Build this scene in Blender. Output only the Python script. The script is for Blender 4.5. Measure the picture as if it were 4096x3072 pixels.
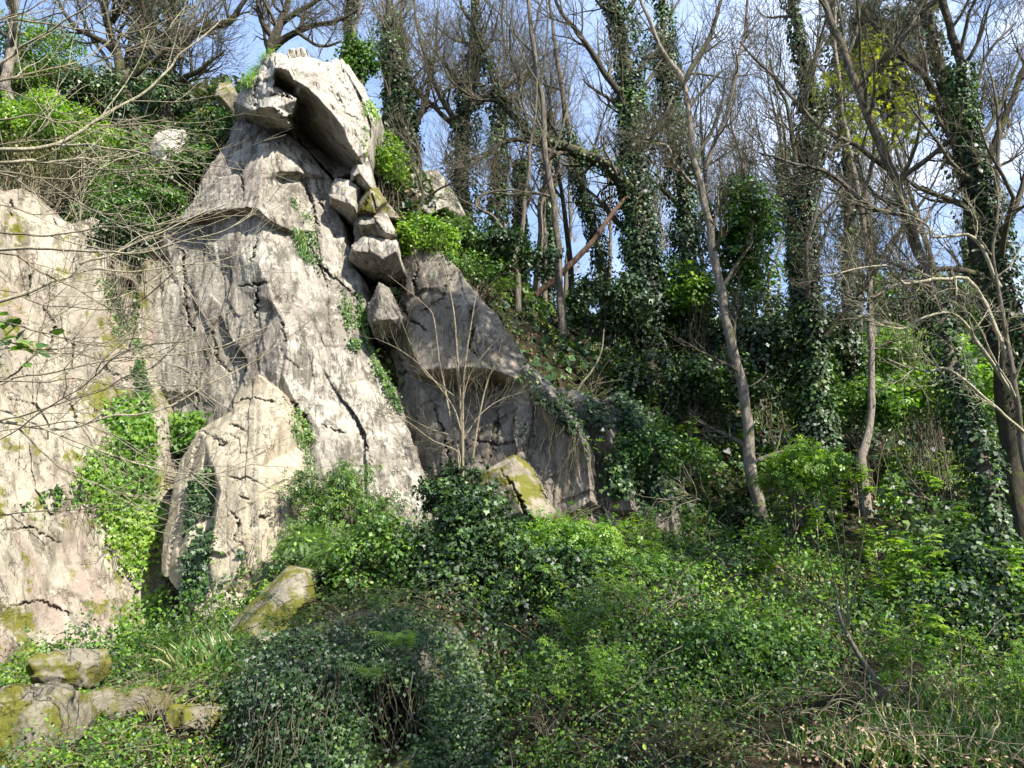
import bpy, math, random
import numpy as np
from mathutils import Vector, geometry

random.seed(7)
rng = np.random.default_rng(11)
SC = bpy.context.scene
for o in list(bpy.data.objects):
    bpy.data.objects.remove(o)

# ------------------------------------------------------------------ camera, sky, sun
EYE = 1.7
PITCH = math.radians(12.0)
LENS = 26.0
F = LENS / 36.0 * 1024.0
cam = bpy.data.cameras.new("camera")
cam.lens = LENS
cam.sensor_width = 36.0
cam.clip_end = 2000.0
cam.clip_start = 0.05
camo = bpy.data.objects.new("camera", cam)
SC.collection.objects.link(camo)
camo.location = (0, 0, EYE)
camo.rotation_euler = (math.radians(90) + PITCH, 0, 0)
SC.camera = camo

SUN = Vector((0.52, -0.50, 0.69)).normalized()      # direction towards the sun
sun_el = math.asin(SUN.z)
sun_az = math.atan2(SUN.x, SUN.y)
w = bpy.data.worlds.new("World")
SC.world = w
w.use_nodes = True
nt = w.node_tree
nt.nodes.clear()
out = nt.nodes.new("ShaderNodeOutputWorld")
bg = nt.nodes.new("ShaderNodeBackground")
sky = nt.nodes.new("ShaderNodeTexSky")
sky.sky_type = 'NISHITA'
sky.sun_disc = False
sky.sun_elevation = sun_el
sky.sun_rotation = sun_az
sky.air_density = 1.0
sky.dust_density = 1.6
sky.ozone_density = 1.6
tc = nt.nodes.new("ShaderNodeTexCoord")
mp = nt.nodes.new("ShaderNodeMapping")
mp.inputs['Scale'].default_value = (1.0, 1.0, 2.2)
mp.inputs['Location'].default_value = (0.35, 0.1, 0.0)
nz = nt.nodes.new("ShaderNodeTexNoise")
nz.inputs['Scale'].default_value = 3.2
nz.inputs['Detail'].default_value = 9
nz.inputs['Roughness'].default_value = 0.6
rp = nt.nodes.new("ShaderNodeValToRGB")
rp.color_ramp.elements[0].position = 0.44
rp.color_ramp.elements[1].position = 0.60
mx = nt.nodes.new("ShaderNodeMix")
mx.data_type = 'RGBA'
mx.inputs['B'].default_value = (9.5, 10, 10.8, 1)
nt.links.new(tc.outputs['Generated'], mp.inputs['Vector'])
nt.links.new(mp.outputs['Vector'], nz.inputs['Vector'])
nt.links.new(nz.outputs['Fac'], rp.inputs['Fac'])
sx = nt.nodes.new("ShaderNodeSeparateXYZ")
mr = nt.nodes.new("ShaderNodeMapRange")
mr.inputs['From Min'].default_value = 0.05
mr.inputs['From Max'].default_value = 0.5
mr.inputs['To Min'].default_value = 0.12
ml = nt.nodes.new("ShaderNodeMath")
ml.operation = 'MULTIPLY'
nt.links.new(tc.outputs['Generated'], sx.inputs[0])
nt.links.new(sx.outputs['X'], mr.inputs['Value'])
nt.links.new(mr.outputs[0], ml.inputs[0])
nt.links.new(rp.outputs['Color'], ml.inputs[1])
nt.links.new(ml.outputs[0], mx.inputs['Factor'])
nt.links.new(sky.outputs['Color'], mx.inputs['A'])
thin = nt.nodes.new("ShaderNodeMix")
thin.data_type = 'RGBA'
thin.inputs['Factor'].default_value = 0.35
thin.inputs['B'].default_value = (5.4, 7.8, 13.2, 1)
nt.links.new(mx.outputs['Result'], thin.inputs['A'])
nt.links.new(thin.outputs['Result'], bg.inputs['Color'])
bg.inputs['Strength'].default_value = 0.069
nt.links.new(bg.outputs['Background'], out.inputs['Surface'])
sl = bpy.data.lights.new("sun", 'SUN')
sl.energy = 5.0
sl.angle = math.radians(0.5)
sl.color = (1.0, 0.95, 0.87)
so = bpy.data.objects.new("sun", sl)
SC.collection.objects.link(so)
so.rotation_euler = SUN.to_track_quat('Z', 'Y').to_euler()
SC.view_settings.view_transform = 'Standard'
SC.view_settings.look = 'None'
SC.view_settings.exposure = 1.42
SC.view_settings.gamma = 1.0

# ------------------------------------------------------------------ numeric helpers
def P(px, py, Y):
    """world point seen at pixel (px,py) of a 1024x768 frame at world distance Y"""
    px = np.asarray(px, float); py = np.asarray(py, float); Y = np.asarray(Y, float)
    u = (px - 512) / F
    v = (384 - py) / F
    dy = math.cos(PITCH) - v * math.sin(PITCH)
    dz = math.sin(PITCH) + v * math.cos(PITCH)
    return np.stack(np.broadcast_arrays(u / dy * Y, Y, EYE + dz / dy * Y), -1)

def _h(ix, iy, iz, seed=0):
    n = (ix.astype(np.int64) * 374761393 + iy.astype(np.int64) * 668265263 + iz.astype(np.int64) * 2147483647 + seed * 1274126177) & 0xFFFFFFFF
    n = ((n ^ (n >> 13)) * 1274126177) & 0xFFFFFFFF
    n = ((n ^ (n >> 16)) * 2246822519) & 0xFFFFFFFF
    return ((n ^ (n >> 15)) & 0xFFFFFF) / float(0xFFFFFF)

def vnoise(p, seed=0):
    i = np.floor(p).astype(np.int64)
    f = p - i
    f = f * f * (3 - 2 * f)
    r = 0
    for dx in (0, 1):
        for dy in (0, 1):
            for dz in (0, 1):
                wt = (f[..., 0] if dx else 1 - f[..., 0]) * (f[..., 1] if dy else 1 - f[..., 1]) * (f[..., 2] if dz else 1 - f[..., 2])
                r = r + wt * _h(i[..., 0] + dx, i[..., 1] + dy, i[..., 2] + dz, seed)
    return r * 2 - 1

def fbm(p, o=4, seed=0):
    r = 0; a = 1.0; t = 0
    p = np.asarray(p, float)
    for k in range(o):
        r = r + a * vnoise(p * 2 ** k + 17.3 * k, seed + k)
        t += a; a *= 0.5
    return r / t

def worley(p, seed=0):
    """returns F1, F2, per-cell random (3)"""
    i = np.floor(p).astype(np.int64)
    n = p.shape[0]
    f1 = np.full(n, 9.0); f2 = np.full(n, 9.0)
    cid = np.zeros((n, 3), np.int64); cpos = np.zeros((n, 3))
    for dx in (-1, 0, 1):
        for dy in (-1, 0, 1):
            for dz in (-1, 0, 1):
                c = i + np.array([dx, dy, dz])
                q = c + np.stack([_h(c[:, 0], c[:, 1], c[:, 2], seed + s) for s in (1, 2, 3)], 1)
                d = np.linalg.norm(p - q, axis=1)
                near = d < f1
                f2 = np.where(near, f1, np.minimum(f2, d))
                f1 = np.where(near, d, f1)
                cid[near] = c[near]; cpos[near] = q[near]
    rnd = np.stack([_h(cid[:, 0], cid[:, 1], cid[:, 2], seed + s) for s in (4, 5, 6)], 1)
    return f1, f2, rnd, cpos

def nrm(v):
    return v / np.maximum(np.linalg.norm(v, axis=-1, keepdims=True), 1e-9)

def smooth(t):
    t = np.clip(t, 0, 1)
    return t * t * (3 - 2 * t)

# ------------------------------------------------------------------ object helpers
def link(o, parent=None):
    SC.collection.objects.link(o)
    if parent is not None:
        o.parent = parent
    return o

def tag(o, label=None, cat=None, group=None, kind=None):
    if label: o['label'] = label
    if cat: o['category'] = cat
    if group: o['group'] = group
    if kind: o['kind'] = kind
    return o

def thing(name, loc, label, cat, group=None):
    o = bpy.data.objects.new(name, None)
    o.empty_display_size = 0.3
    o.location = [float(a) for a in loc]
    link(o)
    tag(o, label, cat, group)
    return o

def mesh_obj(name, V, faces, mat, parent=None, attrs=None, smooth_=False, origin=None):
    """faces: list of int arrays (M,k). Vertices in world space; origin = object location"""
    V = np.asarray(V, float)
    if parent is not None:
        origin = np.array(parent.location)
        V = V - origin
        loc = (0, 0, 0)
    elif origin is not None:
        V = V - np.asarray(origin)
        loc = [float(a) for a in origin]
    else:
        loc = (0, 0, 0)
    me = bpy.data.meshes.new(name)
    faces = [np.asarray(f, np.int32) for f in faces if len(f)]
    nl = sum(f.size for f in faces); nf = sum(len(f) for f in faces)
    me.vertices.add(len(V)); me.loops.add(nl); me.polygons.add(nf)
    me.vertices.foreach_set("co", V.astype(np.float32).ravel())
    me.loops.foreach_set("vertex_index", np.concatenate([f.ravel() for f in faces]))
    tot = np.concatenate([np.full(len(f), f.shape[1], np.int32) for f in faces])
    st = np.concatenate([[0], np.cumsum(tot)[:-1]]).astype(np.int32)
    me.polygons.foreach_set("loop_start", st)
    me.polygons.foreach_set("loop_total", tot)
    if smooth_:
        me.polygons.foreach_set("use_smooth", np.ones(nf, bool))
    if attrs:
        for k, a in attrs.items():
            at = me.attributes.new(k, 'FLOAT', 'POINT')
            at.data.foreach_set("value", np.asarray(a, np.float32))
    me.update(calc_edges=True)
    if mat is not None:
        me.materials.append(mat)
    o = bpy.data.objects.new(name, me)
    o.location = loc
    link(o, parent)
    return o

# ------------------------------------------------------------------ materials
def newmat(name):
    m = bpy.data.materials.new(name)
    m.use_nodes = True
    m.node_tree.nodes.clear()
    return m, m.node_tree

class NB:
    def __init__(s, nt): s.nt = nt
    def n(s, t, **kw):
        nd = s.nt.nodes.new(t)
        for k, v in kw.items():
            if k in nd.inputs: nd.inputs[k].default_value = v
            else: setattr(nd, k, v)
        return nd
    def l(s, a, b): s.nt.links.new(a, b)
    def noise(s, vec, scale, detail=5, rough=0.6, dist=0.0):
        nd = s.n("ShaderNodeTexNoise", Scale=scale, Detail=detail, Roughness=rough, Distortion=dist)
        s.l(vec, nd.inputs['Vector']); return nd.outputs['Fac']
    def ramp(s, fac, stops):
        r = s.n("ShaderNodeValToRGB")
        e = r.color_ramp.elements
        while len(e) < len(stops): e.new(0.5)
        for i, (p, c) in enumerate(stops):
            e[i].position = p
            e[i].color = (c, c, c, 1) if isinstance(c, (int, float)) else (*c, 1)
        s.l(fac, r.inputs['Fac']); return r.outputs['Color']
    def mix(s, f, a, b, mode='MIX'):
        m = s.n("ShaderNodeMix", data_type='RGBA', blend_type=mode)
        for sock, v in (('Factor', f), ('A', a), ('B', b)):
            if hasattr(v, 'links'): s.l(v, m.inputs[sock])
            else: m.inputs[sock].default_value = v if sock == 'Factor' else ((*v, 1) if len(v) == 3 else v)
        return m.outputs['Result']
    def mapping(s, vec, scale=(1, 1, 1), rot=(0, 0, 0)):
        m = s.n("ShaderNodeMapping")
        m.inputs['Scale'].default_value = scale
        m.inputs['Rotation'].default_value = rot
        s.l(vec, m.inputs['Vector']); return m.outputs['Vector']
    def math(s, op, a, b=0.0):
        m = s.n("ShaderNodeMath", operation=op)
        for i, v in enumerate((a, b)):
            if hasattr(v, 'links'): s.l(v, m.inputs[i])
            else: m.inputs[i].default_value = v
        return m.outputs[0]

def rock_mat(name, pale, grey, dark, moss=0.25, pink=0.3, streak=0.6, lichen=0.5):
    m, nt = newmat(name); b = NB(nt)
    o = b.n("ShaderNodeOutputMaterial"); p = b.n("ShaderNodeBsdfPrincipled", Roughness=0.92)
    p.inputs['Specular IOR Level'].default_value = 0.12
    b.l(p.outputs[0], o.inputs['Surface'])
    g = b.n("ShaderNodeNewGeometry"); pos = g.outputs['Position']
    big = b.noise(pos, 0.45, 4, 0.55, 0.6)
    mid = b.noise(pos, 2.2, 6, 0.68, 0.3)
    fine = b.noise(pos, 14, 5, 0.75)
    c = b.mix(b.ramp(big, [(0.38, 0.0), (0.62, 1.0)]), pale, grey)
    c = b.mix(b.ramp(mid, [(0.45, 0.0), (0.6, 0.6)]), c, grey)
    # pink iron staining, in steep bands
    sv = b.mapping(pos, (0.9, 0.9, 0.22), (0.15, 0.35, 0))
    pk = b.ramp(b.noise(sv, 1.1, 5, 0.6, 0.8), [(0.52, 0.0), (0.64, pink)])
    c = b.mix(pk, c, (grey[0] * 0.98, grey[1] * 0.84, grey[2] * 0.88))
    # dark weather streaks down the face
    sv2 = b.mapping(pos, (3.2, 3.2, 0.35), (0.1, 0.3, 0))
    st = b.ramp(b.noise(sv2, 1.3, 8, 0.7, 0.5), [(0.48, 0.0), (0.60, streak)])
    c = b.mix(st, c, dark)
    sv3 = b.mapping(pos, (1.6, 1.0, 0.25), (0, 0.26, 0))
    c = b.mix(b.ramp(b.noise(sv3, 1.2, 6, 0.65, 0.4), [(0.50, 0.0), (0.66, 0.65 * streak)]), c, (grey[0] * 0.6, grey[1] * 0.6, grey[2] * 0.58))
    # speckle, lichen
    c = b.mix(b.ramp(fine, [(0.52, 0.0), (0.70, 0.45)]), c, dark)
    li = b.ramp(b.noise(pos, 6.5, 6, 0.7), [(0.57, 0.0), (0.66, lichen)])
    c = b.mix(li, c, (min(1, pale[0] * 1.25), min(1, pale[1] * 1.25), min(1, pale[2] * 1.25)))
    # hairline cracks
    vo = b.n("ShaderNodeTexVoronoi", feature='DISTANCE_TO_EDGE', Scale=1.15)
    wn = b.n("ShaderNodeTexNoise", Scale=1.8, Detail=5)
    b.l(pos, wn.inputs['Vector'])
    va = b.n("ShaderNodeVectorMath", operation='MULTIPLY_ADD')
    b.l(wn.outputs['Color'], va.inputs[0]); va.inputs[1].default_value = (1.3, 1.3, 1.3)
    b.l(b.mapping(pos, (1.0, 1.0, 0.55), (0, 0.45, 0)), va.inputs[2])
    b.l(va.outputs[0], vo.inputs['Vector'])
    gate = b.ramp(b.noise(pos, 0.9, 3), [(0.60, 0.0), (0.68, 1.0)])
    crk = b.ramp(vo.outputs['Distance'], [(0.0, 1.0), (0.010, 0.0)])
    crk = b.math('MULTIPLY', crk, gate)
    c = b.mix(b.math('MULTIPLY', crk, 0.8), c, (dark[0] * 0.35, dark[1] * 0.33, dark[2] * 0.3))
    # fine joints: long wavering lines that follow the dip, and a few across it
    def lines(vec, sc_, wid, ga, lo):
        nn = b.noise(vec, sc_, 4, 0.6, 0.3)
        d_ = b.math('ABSOLUTE', b.math('SUBTRACT', nn, 0.5))
        return b.math('MULTIPLY', b.ramp(d_, [(0.0, 1.0), (wid, 0.0)]), b.ramp(b.noise(pos, ga, 3), [(lo, 0.0), (lo + 0.08, 1.0)]))
    l1 = lines(b.mapping(pos, (1.0, 1.0, 0.30), (0, 0.5, 0)), 2.2, 0.011, 1.3, 0.50)
    l2 = lines(b.mapping(pos, (0.4, 0.8, 1.5), (0, 0.2, 0)), 1.6, 0.009, 0.8, 0.54)
    l3 = lines(b.mapping(pos, (1.0, 1.0, 0.5), (0.2, -0.5, 0)), 5.5, 0.02, 2.1, 0.52)
    cln = b.math('MAXIMUM', b.math('MAXIMUM', l1, l2), l3)
    c = b.mix(b.math('MULTIPLY', cln, 0.55), c, (dark[0] * 0.5, dark[1] * 0.5, dark[2] * 0.5))
    crk = b.math('MAXIMUM', crk, cln)
    # moss and yellow lichen
    mo = b.noise(pos, 1.6, 8, 0.72)
    mm = b.ramp(mo, [(0.70 - 0.28 * moss, 0.0), (0.76 - 0.28 * moss, 1.0)])
    mc = b.mix(b.noise(pos, 9, 5, 0.7), (0.075, 0.066, 0.012), (0.135, 0.14, 0.026))
    c = b.mix(mm, c, mc)
    b.l(c, p.inputs['Base Color'])
    hgt = b.math('ADD', b.math('MULTIPLY', mid, 0.6), b.math('MULTIPLY', fine, 0.35))
    hgt = b.math('SUBTRACT', hgt, b.math('MULTIPLY', crk, 0.5))
    hgt = b.math('ADD', hgt, b.math('MULTIPLY', b.noise(sv2, 4.0, 6, 0.7), 0.35))
    bp = b.n("ShaderNodeBump", Strength=0.8, Distance=0.07)
    b.l(hgt, bp.inputs['Height']); b.l(bp.outputs[0], p.inputs['Normal'])
    return m

M = {}
M['rock_pale'] = rock_mat('pale_rock', (0.34, 0.305, 0.235), (0.225, 0.20, 0.155), (0.10, 0.083, 0.06), 0.55, 0.8, 0.8, 0.6)
M['rock_cream'] = rock_mat('cream_rock', (0.40, 0.355, 0.26), (0.29, 0.25, 0.18), (0.13, 0.105, 0.072), 0.12, 0.2, 0.45, 0.5)
M['rock_grey'] = rock_mat('grey_rock', (0.37, 0.345, 0.285), (0.19, 0.17, 0.138), (0.065, 0.057, 0.045), 0.18, 0.4, 0.85, 0.75)
M['rock_cap'] = rock_mat('white_rock', (0.41, 0.385, 0.325), (0.27, 0.245, 0.20), (0.09, 0.08, 0.064), 0.12, 0.25, 0.5, 0.7)
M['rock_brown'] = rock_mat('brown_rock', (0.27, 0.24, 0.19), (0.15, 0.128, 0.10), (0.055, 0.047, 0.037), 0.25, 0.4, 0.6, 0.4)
M['rock_moss'] = rock_mat('mossy_rock', (0.26, 0.23, 0.17), (0.17, 0.15, 0.11), (0.07, 0.06, 0.04), 0.78, 0.2, 0.4, 0.3)
M['rock_halfmoss'] = rock_mat('part_mossy_rock', (0.30, 0.27, 0.20), (0.20, 0.175, 0.125), (0.08, 0.07, 0.048), 0.72, 0.2, 0.5, 0.4)

def bark_mat(name, a, b_, moss=0.3, scale=1.0):
    m, nt = newmat(name); b = NB(nt)
    o = b.n("ShaderNodeOutputMaterial"); p = b.n("ShaderNodeBsdfPrincipled", Roughness=0.9)
    p.inputs['Specular IOR Level'].default_value = 0.2
    b.l(p.outputs[0], o.inputs['Surface'])
    t = b.n("ShaderNodeTexCoord"); pos = t.outputs['Object']
    v = b.mapping(pos, (5 * scale, 5 * scale, 1.1 * scale))
    n1 = b.noise(v, 3, 7, 0.78, 0.8)
    c = b.mix(b.ramp(n1, [(0.35, 0.0), (0.65, 1.0)]), a, b_)
    c = b.mix(b.ramp(b.noise(pos, 2.5, 5), [(0.62 - 0.15 * moss, 0.0), (0.70 - 0.15 * moss, 0.8)]), c, (0.10, 0.11, 0.03))
    b.l(c, p.inputs['Base Color'])
    bp = b.n("ShaderNodeBump", Strength=1.0, Distance=0.06)
    b.l(n1, bp.inputs['Height']); b.l(bp.outputs[0], p.inputs['Normal'])
    return m

M['bark_grey'] = bark_mat('grey_bark', (0.065, 0.055, 0.042), (0.21, 0.18, 0.14), 0.35)
M['bark_pale'] = bark_mat('pale_bark', (0.11, 0.09, 0.068), (0.36, 0.31, 0.245), 0.2)
M['bark_dark'] = bark_mat('dark_bark', (0.03, 0.025, 0.018), (0.10, 0.085, 0.06), 0.6)
M['bark_red'] = bark_mat('red_brown_bark', (0.05, 0.03, 0.02), (0.15, 0.095, 0.065), 0.2)
M['twig'] = bark_mat('twig_bark', (0.075, 0.064, 0.042), (0.185, 0.165, 0.115), 0.4)
M['twig_pale'] = bark_mat('pale_twig_bark', (0.17, 0.14, 0.085), (0.36, 0.31, 0.21), 0.1)
M['branch_green'] = bark_mat('greenish_branch_bark', (0.28, 0.25, 0.15), (0.55, 0.50, 0.36), 0.1)

def leaf_mat(name, stops, rough=0.35, trans=0.3, spec=0.5):
    m, nt = newmat(name); b = NB(nt)
    o = b.n("ShaderNodeOutputMaterial"); p = b.n("ShaderNodeBsdfPrincipled", Roughness=rough)
    p.inputs['Specular IOR Level'].default_value = spec
    at = b.n("ShaderNodeAttribute", attribute_name='rnd')
    c = b.ramp(at.outputs['Fac'], stops)
    b.l(c, p.inputs['Base Color'])
    if trans > 0:
        tr = b.n("ShaderNodeBsdfTranslucent")
        b.l(b.mix(1.0, c, (1.5, 1.6, 0.6), 'MULTIPLY'), tr.inputs['Color'])
        ms = b.n("ShaderNodeMixShader"); ms.inputs[0].default_value = trans
        b.l(p.outputs[0], ms.inputs[1]); b.l(tr.outputs[0], ms.inputs[2])
        b.l(ms.outputs[0], o.inputs['Surface'])
    else:
        b.l(p.outputs[0], o.inputs['Surface'])
    return m

M['ivy'] = leaf_mat('ivy_leaf', [(0, (0.010, 0.024, 0.008)), (0.5, (0.024, 0.056, 0.014)), (0.8, (0.05, 0.11, 0.022)), (1, (0.12, 0.20, 0.045))], 0.50, 0.22, 0.5)
M['holly'] = leaf_mat('holly_leaf', [(0, (0.02, 0.045, 0.018)), (0.6, (0.045, 0.085, 0.03)), (1, (0.08, 0.13, 0.03))], 0.45, 0.12, 0.6)
M['green'] = leaf_mat('green_leaf', [(0, (0.016, 0.042, 0.009)), (0.5, (0.052, 0.125, 0.020)), (1, (0.15, 0.25, 0.038))], 0.48, 0.32)
M['fresh'] = leaf_mat('fresh_leaf', [(0, (0.05, 0.12, 0.014)), (0.5, (0.12, 0.24, 0.025)), (1, (0.25, 0.36, 0.04))], 0.48, 0.4)
M['yellow'] = leaf_mat('yellow_green_leaf', [(0, (0.22, 0.27, 0.03)), (1, (0.36, 0.36, 0.04))], 0.5, 0.45)
M['olive'] = leaf_mat('olive_leaf', [(0, (0.035, 0.042, 0.012)), (0.5, (0.075, 0.09, 0.02)), (1, (0.17, 0.16, 0.05))], 0.5, 0.3)
M['litter'] = leaf_mat('dead_leaf', [(0, (0.07, 0.04, 0.02)), (0.5, (0.17, 0.105, 0.06)), (1, (0.34, 0.25, 0.17))], 0.7, 0.1, 0.3)
M['grass'] = leaf_mat('grass_blade', [(0, (0.05, 0.12, 0.02)), (0.7, (0.10, 0.20, 0.04)), (0.85, (0.30, 0.28, 0.12)), (1, (0.45, 0.38, 0.2))], 0.4, 0.3)
M['fern'] = leaf_mat('fern_frond', [(0, (0.07, 0.13, 0.03)), (1, (0.14, 0.23, 0.07))], 0.5, 0.4)

def soil_mat():
    m, nt = newmat('woodland_soil'); b = NB(nt)
    o = b.n("ShaderNodeOutputMaterial"); p = b.n("ShaderNodeBsdfPrincipled", Roughness=0.95)
    p.inputs['Specular IOR Level'].default_value = 0.1
    b.l(p.outputs[0], o.inputs['Surface'])
    g = b.n("ShaderNodeNewGeometry"); pos = g.outputs['Position']
    c = b.ramp(b.noise(pos, 3.0, 9, 0.75), [(0.3, (0.012, 0.010, 0.006)), (0.5, (0.035, 0.028, 0.016)), (0.7, (0.10, 0.07, 0.042))])
    c = b.mix(b.ramp(b.noise(pos, 1.1, 6, 0.7), [(0.52, 0.0), (0.66, 0.8)]), c, (0.025, 0.035, 0.009))
    b.l(c, p.inputs['Base Color'])
    bp = b.n("ShaderNodeBump", Strength=1.0, Distance=0.12)
    b.l(b.noise(pos, 8, 8, 0.75), bp.inputs['Height']); b.l(bp.outputs[0], p.inputs['Normal'])
    return m
M['soil'] = soil_mat()

# ------------------------------------------------------------------ ground
GX = np.array([-20, -8, -6.3, -5, -3.8, -2.2, -1.2, 0, 1.3, 3, 5, 8, 20.0])
GR = [(-400, [-30] * 13), (-40, [-3] * 13), (3, [-0.2, -0.2] + [0] * 11), (6, [-.4, -.3, -.1] + [0] * 10),
 (10, [-.5, -.4, -.2, 0, .1, .2, .3, .3, .3, .2, .1, .05, 0]),
 (12, [-.5, -.5, -.35, -.1, .5, .8, .9, .9, .8, .6, .5, .4, .4]),
 (14, [-.5, -.5, -.2, .2, 1.1, 1.6, 1.9, 1.9, 1.7, 1.3, 1.1, .9, .9]),
 (15.3, [-.3, 0, .5, .9, 1.4, 1.9, 2.1, 2.1, 2.0, 1.6, 1.3, 1.3, 1.3]),
 (16.5, [7.0, 3.5, 1.5, 2, 3, 3, 3, 3, 3.0, 2.4, 1.6, 1.5, 1.5]),
 (17.3, [9.6, 8.4, 7.0, 5, 6, 6, 5.5, 5, 3.8, 3.1, 2.0, 1.9, 1.9]),
 (18.3, [11, 10.2, 11.3, 10, 9, 9.6, 9, 7.0, 5.0, 4.2, 3.0, 2.3, 2.2]),
 (19, [12, 11.4, 12, 12, 12.6, 10.5, 9.9, 8.0, 6.5, 5.3, 3.6, 2.7, 2.6]),
 (20.5, [14, 13, 14.2, 13.6, 13.2, 11.3, 10.5, 9, 8, 6.6, 4.4, 3.3, 3.2]),
 (22, [15.5, 15.2, 15.5, 14.4, 13.4, 11.5, 10.7, 9.4, 8.6, 7.3, 5.2, 4.1, 3.9]),
 (24, [18, 17.3, 16.5, 15, 13.4, 12, 11, 9.8, 9, 8, 6.2, 5.2, 4.8]),
 (28, [21, 20, 18, 15.5, 13.8, 12.5, 11.5, 10.5, 10, 9.3, 8, 7.2, 6.8]),
 (34, [23, 22, 20, 17, 14.5, 13, 12.5, 12, 11.5, 11, 10.5, 10, 9.7]),
 (42, [25, 24, 22, 19, 16, 14.5, 14, 14, 14, 14, 14, 14, 14]),
 (52, [26, 25, 23, 20, 18, 17, 17, 17, 17, 17, 17, 17, 17]),
 (70, [27, 26, 24, 22, 19, 18.5] + [18.5] * 7), (600, [27, 26, 24, 22, 19, 18.5] + [18.5] * 7)]
GY = np.array([r[0] for r in GR], float); GZ = np.array([r[1] for r in GR], float)
MOUNDS = [(-1.3, 9.6, 1.0, 1.2, 0.5), (-1.2, 6.7, 1.25, 1.0, -0.85), (2.2, 9.5, .8, .8, .5), (5.6, 10.5, 1.0, .8, .45), (1.9, 8.0, .7, .5, -.3), (3.9, 10.2, .7, .6, -.35), (.7, 7.4, .6, .6, .3), (3.2, 7.0, .8, .5, .3), (6.5, 12.3, .8, .8, -.4), (4.6, 8.3, 1.5, 1.0, 0.25), (7.0, 14.5, 1.6, 1.5, 0.4), (3.4, 12.6, 1.0, 1.0, 0.4), (-3.1, 8.6, 0.8, 0.8, 0.2)]

def ground_z(x, y):
    x = np.asarray(x, float); y = np.asarray(y, float)
    x, y = np.broadcast_arrays(x, y)
    i = np.clip(np.searchsorted(GY, y) - 1, 0, len(GY) - 2)
    j = np.clip(np.searchsorted(GX, x) - 1, 0, len(GX) - 2)
    u = np.clip((y - GY[i]) / (GY[i + 1] - GY[i]), 0, 1); v = np.clip((x - GX[j]) / (GX[j + 1] - GX[j]), 0, 1)
    z = GZ[i, j] * (1 - u) * (1 - v) + GZ[i + 1, j] * u * (1 - v) + GZ[i, j + 1] * (1 - u) * v + GZ[i + 1, j + 1] * u * v
    p = np.stack([x * 0.3, y * 0.3, np.zeros_like(x)], -1)
    z = z + 0.35 * fbm(p, 4, 3) * smooth((y - 4) / 8) + 0.10 * fbm(p * 5, 3, 9)
    for mx_, my, rx, ry, h in MOUNDS:
        d = ((x - mx_) / rx) ** 2 + ((y - my) / ry) ** 2
        z = z + h * np.exp(-d)
    return z

def ground_pt(px, py, y0=4.0, y1=70.0):
    """first hit of the pixel's ray with the terrain"""
    Y = np.linspace(y0, y1, 700)
    p = P(px, py, Y)
    hit = np.nonzero(ground_z(p[:, 0], p[:, 1]) > p[:, 2])[0]
    k = hit[0] if len(hit) else len(Y) - 1
    return p[k]

def make_ground():
    xs = np.concatenate([-np.geomspace(400, 22, 14), np.linspace(-20, 22, 190), np.geomspace(24, 400, 14)])
    ys = np.concatenate([[-400, -150, -60, -25, -10, -4, 0], np.linspace(2, 34, 170), np.linspace(34.6, 70, 50), [80, 100, 130, 180, 260, 400, 600]])
    X, Y = np.meshgrid(xs, ys)
    Z = ground_z(X, Y)
    V = np.stack([X, Y, Z], -1).reshape(-1, 3)
    nx = len(xs); ny = len(ys)
    i = (np.arange(ny - 1)[:, None] * nx + np.arange(nx - 1)[None]).ravel()
    o = mesh_obj('ground', V, [np.stack([i, i + 1, i + nx + 1, i + nx], 1)], M['soil'], smooth_=True)
    o['kind'] = 'structure'
make_ground()

# ------------------------------------------------------------------ rock relief
def inpoly(x, y, poly):
    r = np.zeros(x.shape, bool)
    n = len(poly)
    for i in range(n):
        x0, y0 = poly[i][:2]; x1, y1 = poly[(i + 1) % n][:2]
        if y0 == y1: continue
        c = ((y0 > y) != (y1 > y)) & (x < (x1 - x0) * (y - y0) / (y1 - y0) + x0)
        r ^= c
    return r

def seg_dist(x, y, line):
    d = np.full(x.shape, 1e9)
    for (x0, y0), (x1, y1) in zip(line[:-1], line[1:]):
        dx, dy = x1 - x0, y1 - y0
        t = np.clip(((x - x0) * dx + (y - y0) * dy) / (dx * dx + dy * dy + 1e-9), 0, 1)
        d = np.minimum(d, np.hypot(x - x0 - t * dx, y - y0 - t * dy))
    return d

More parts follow.
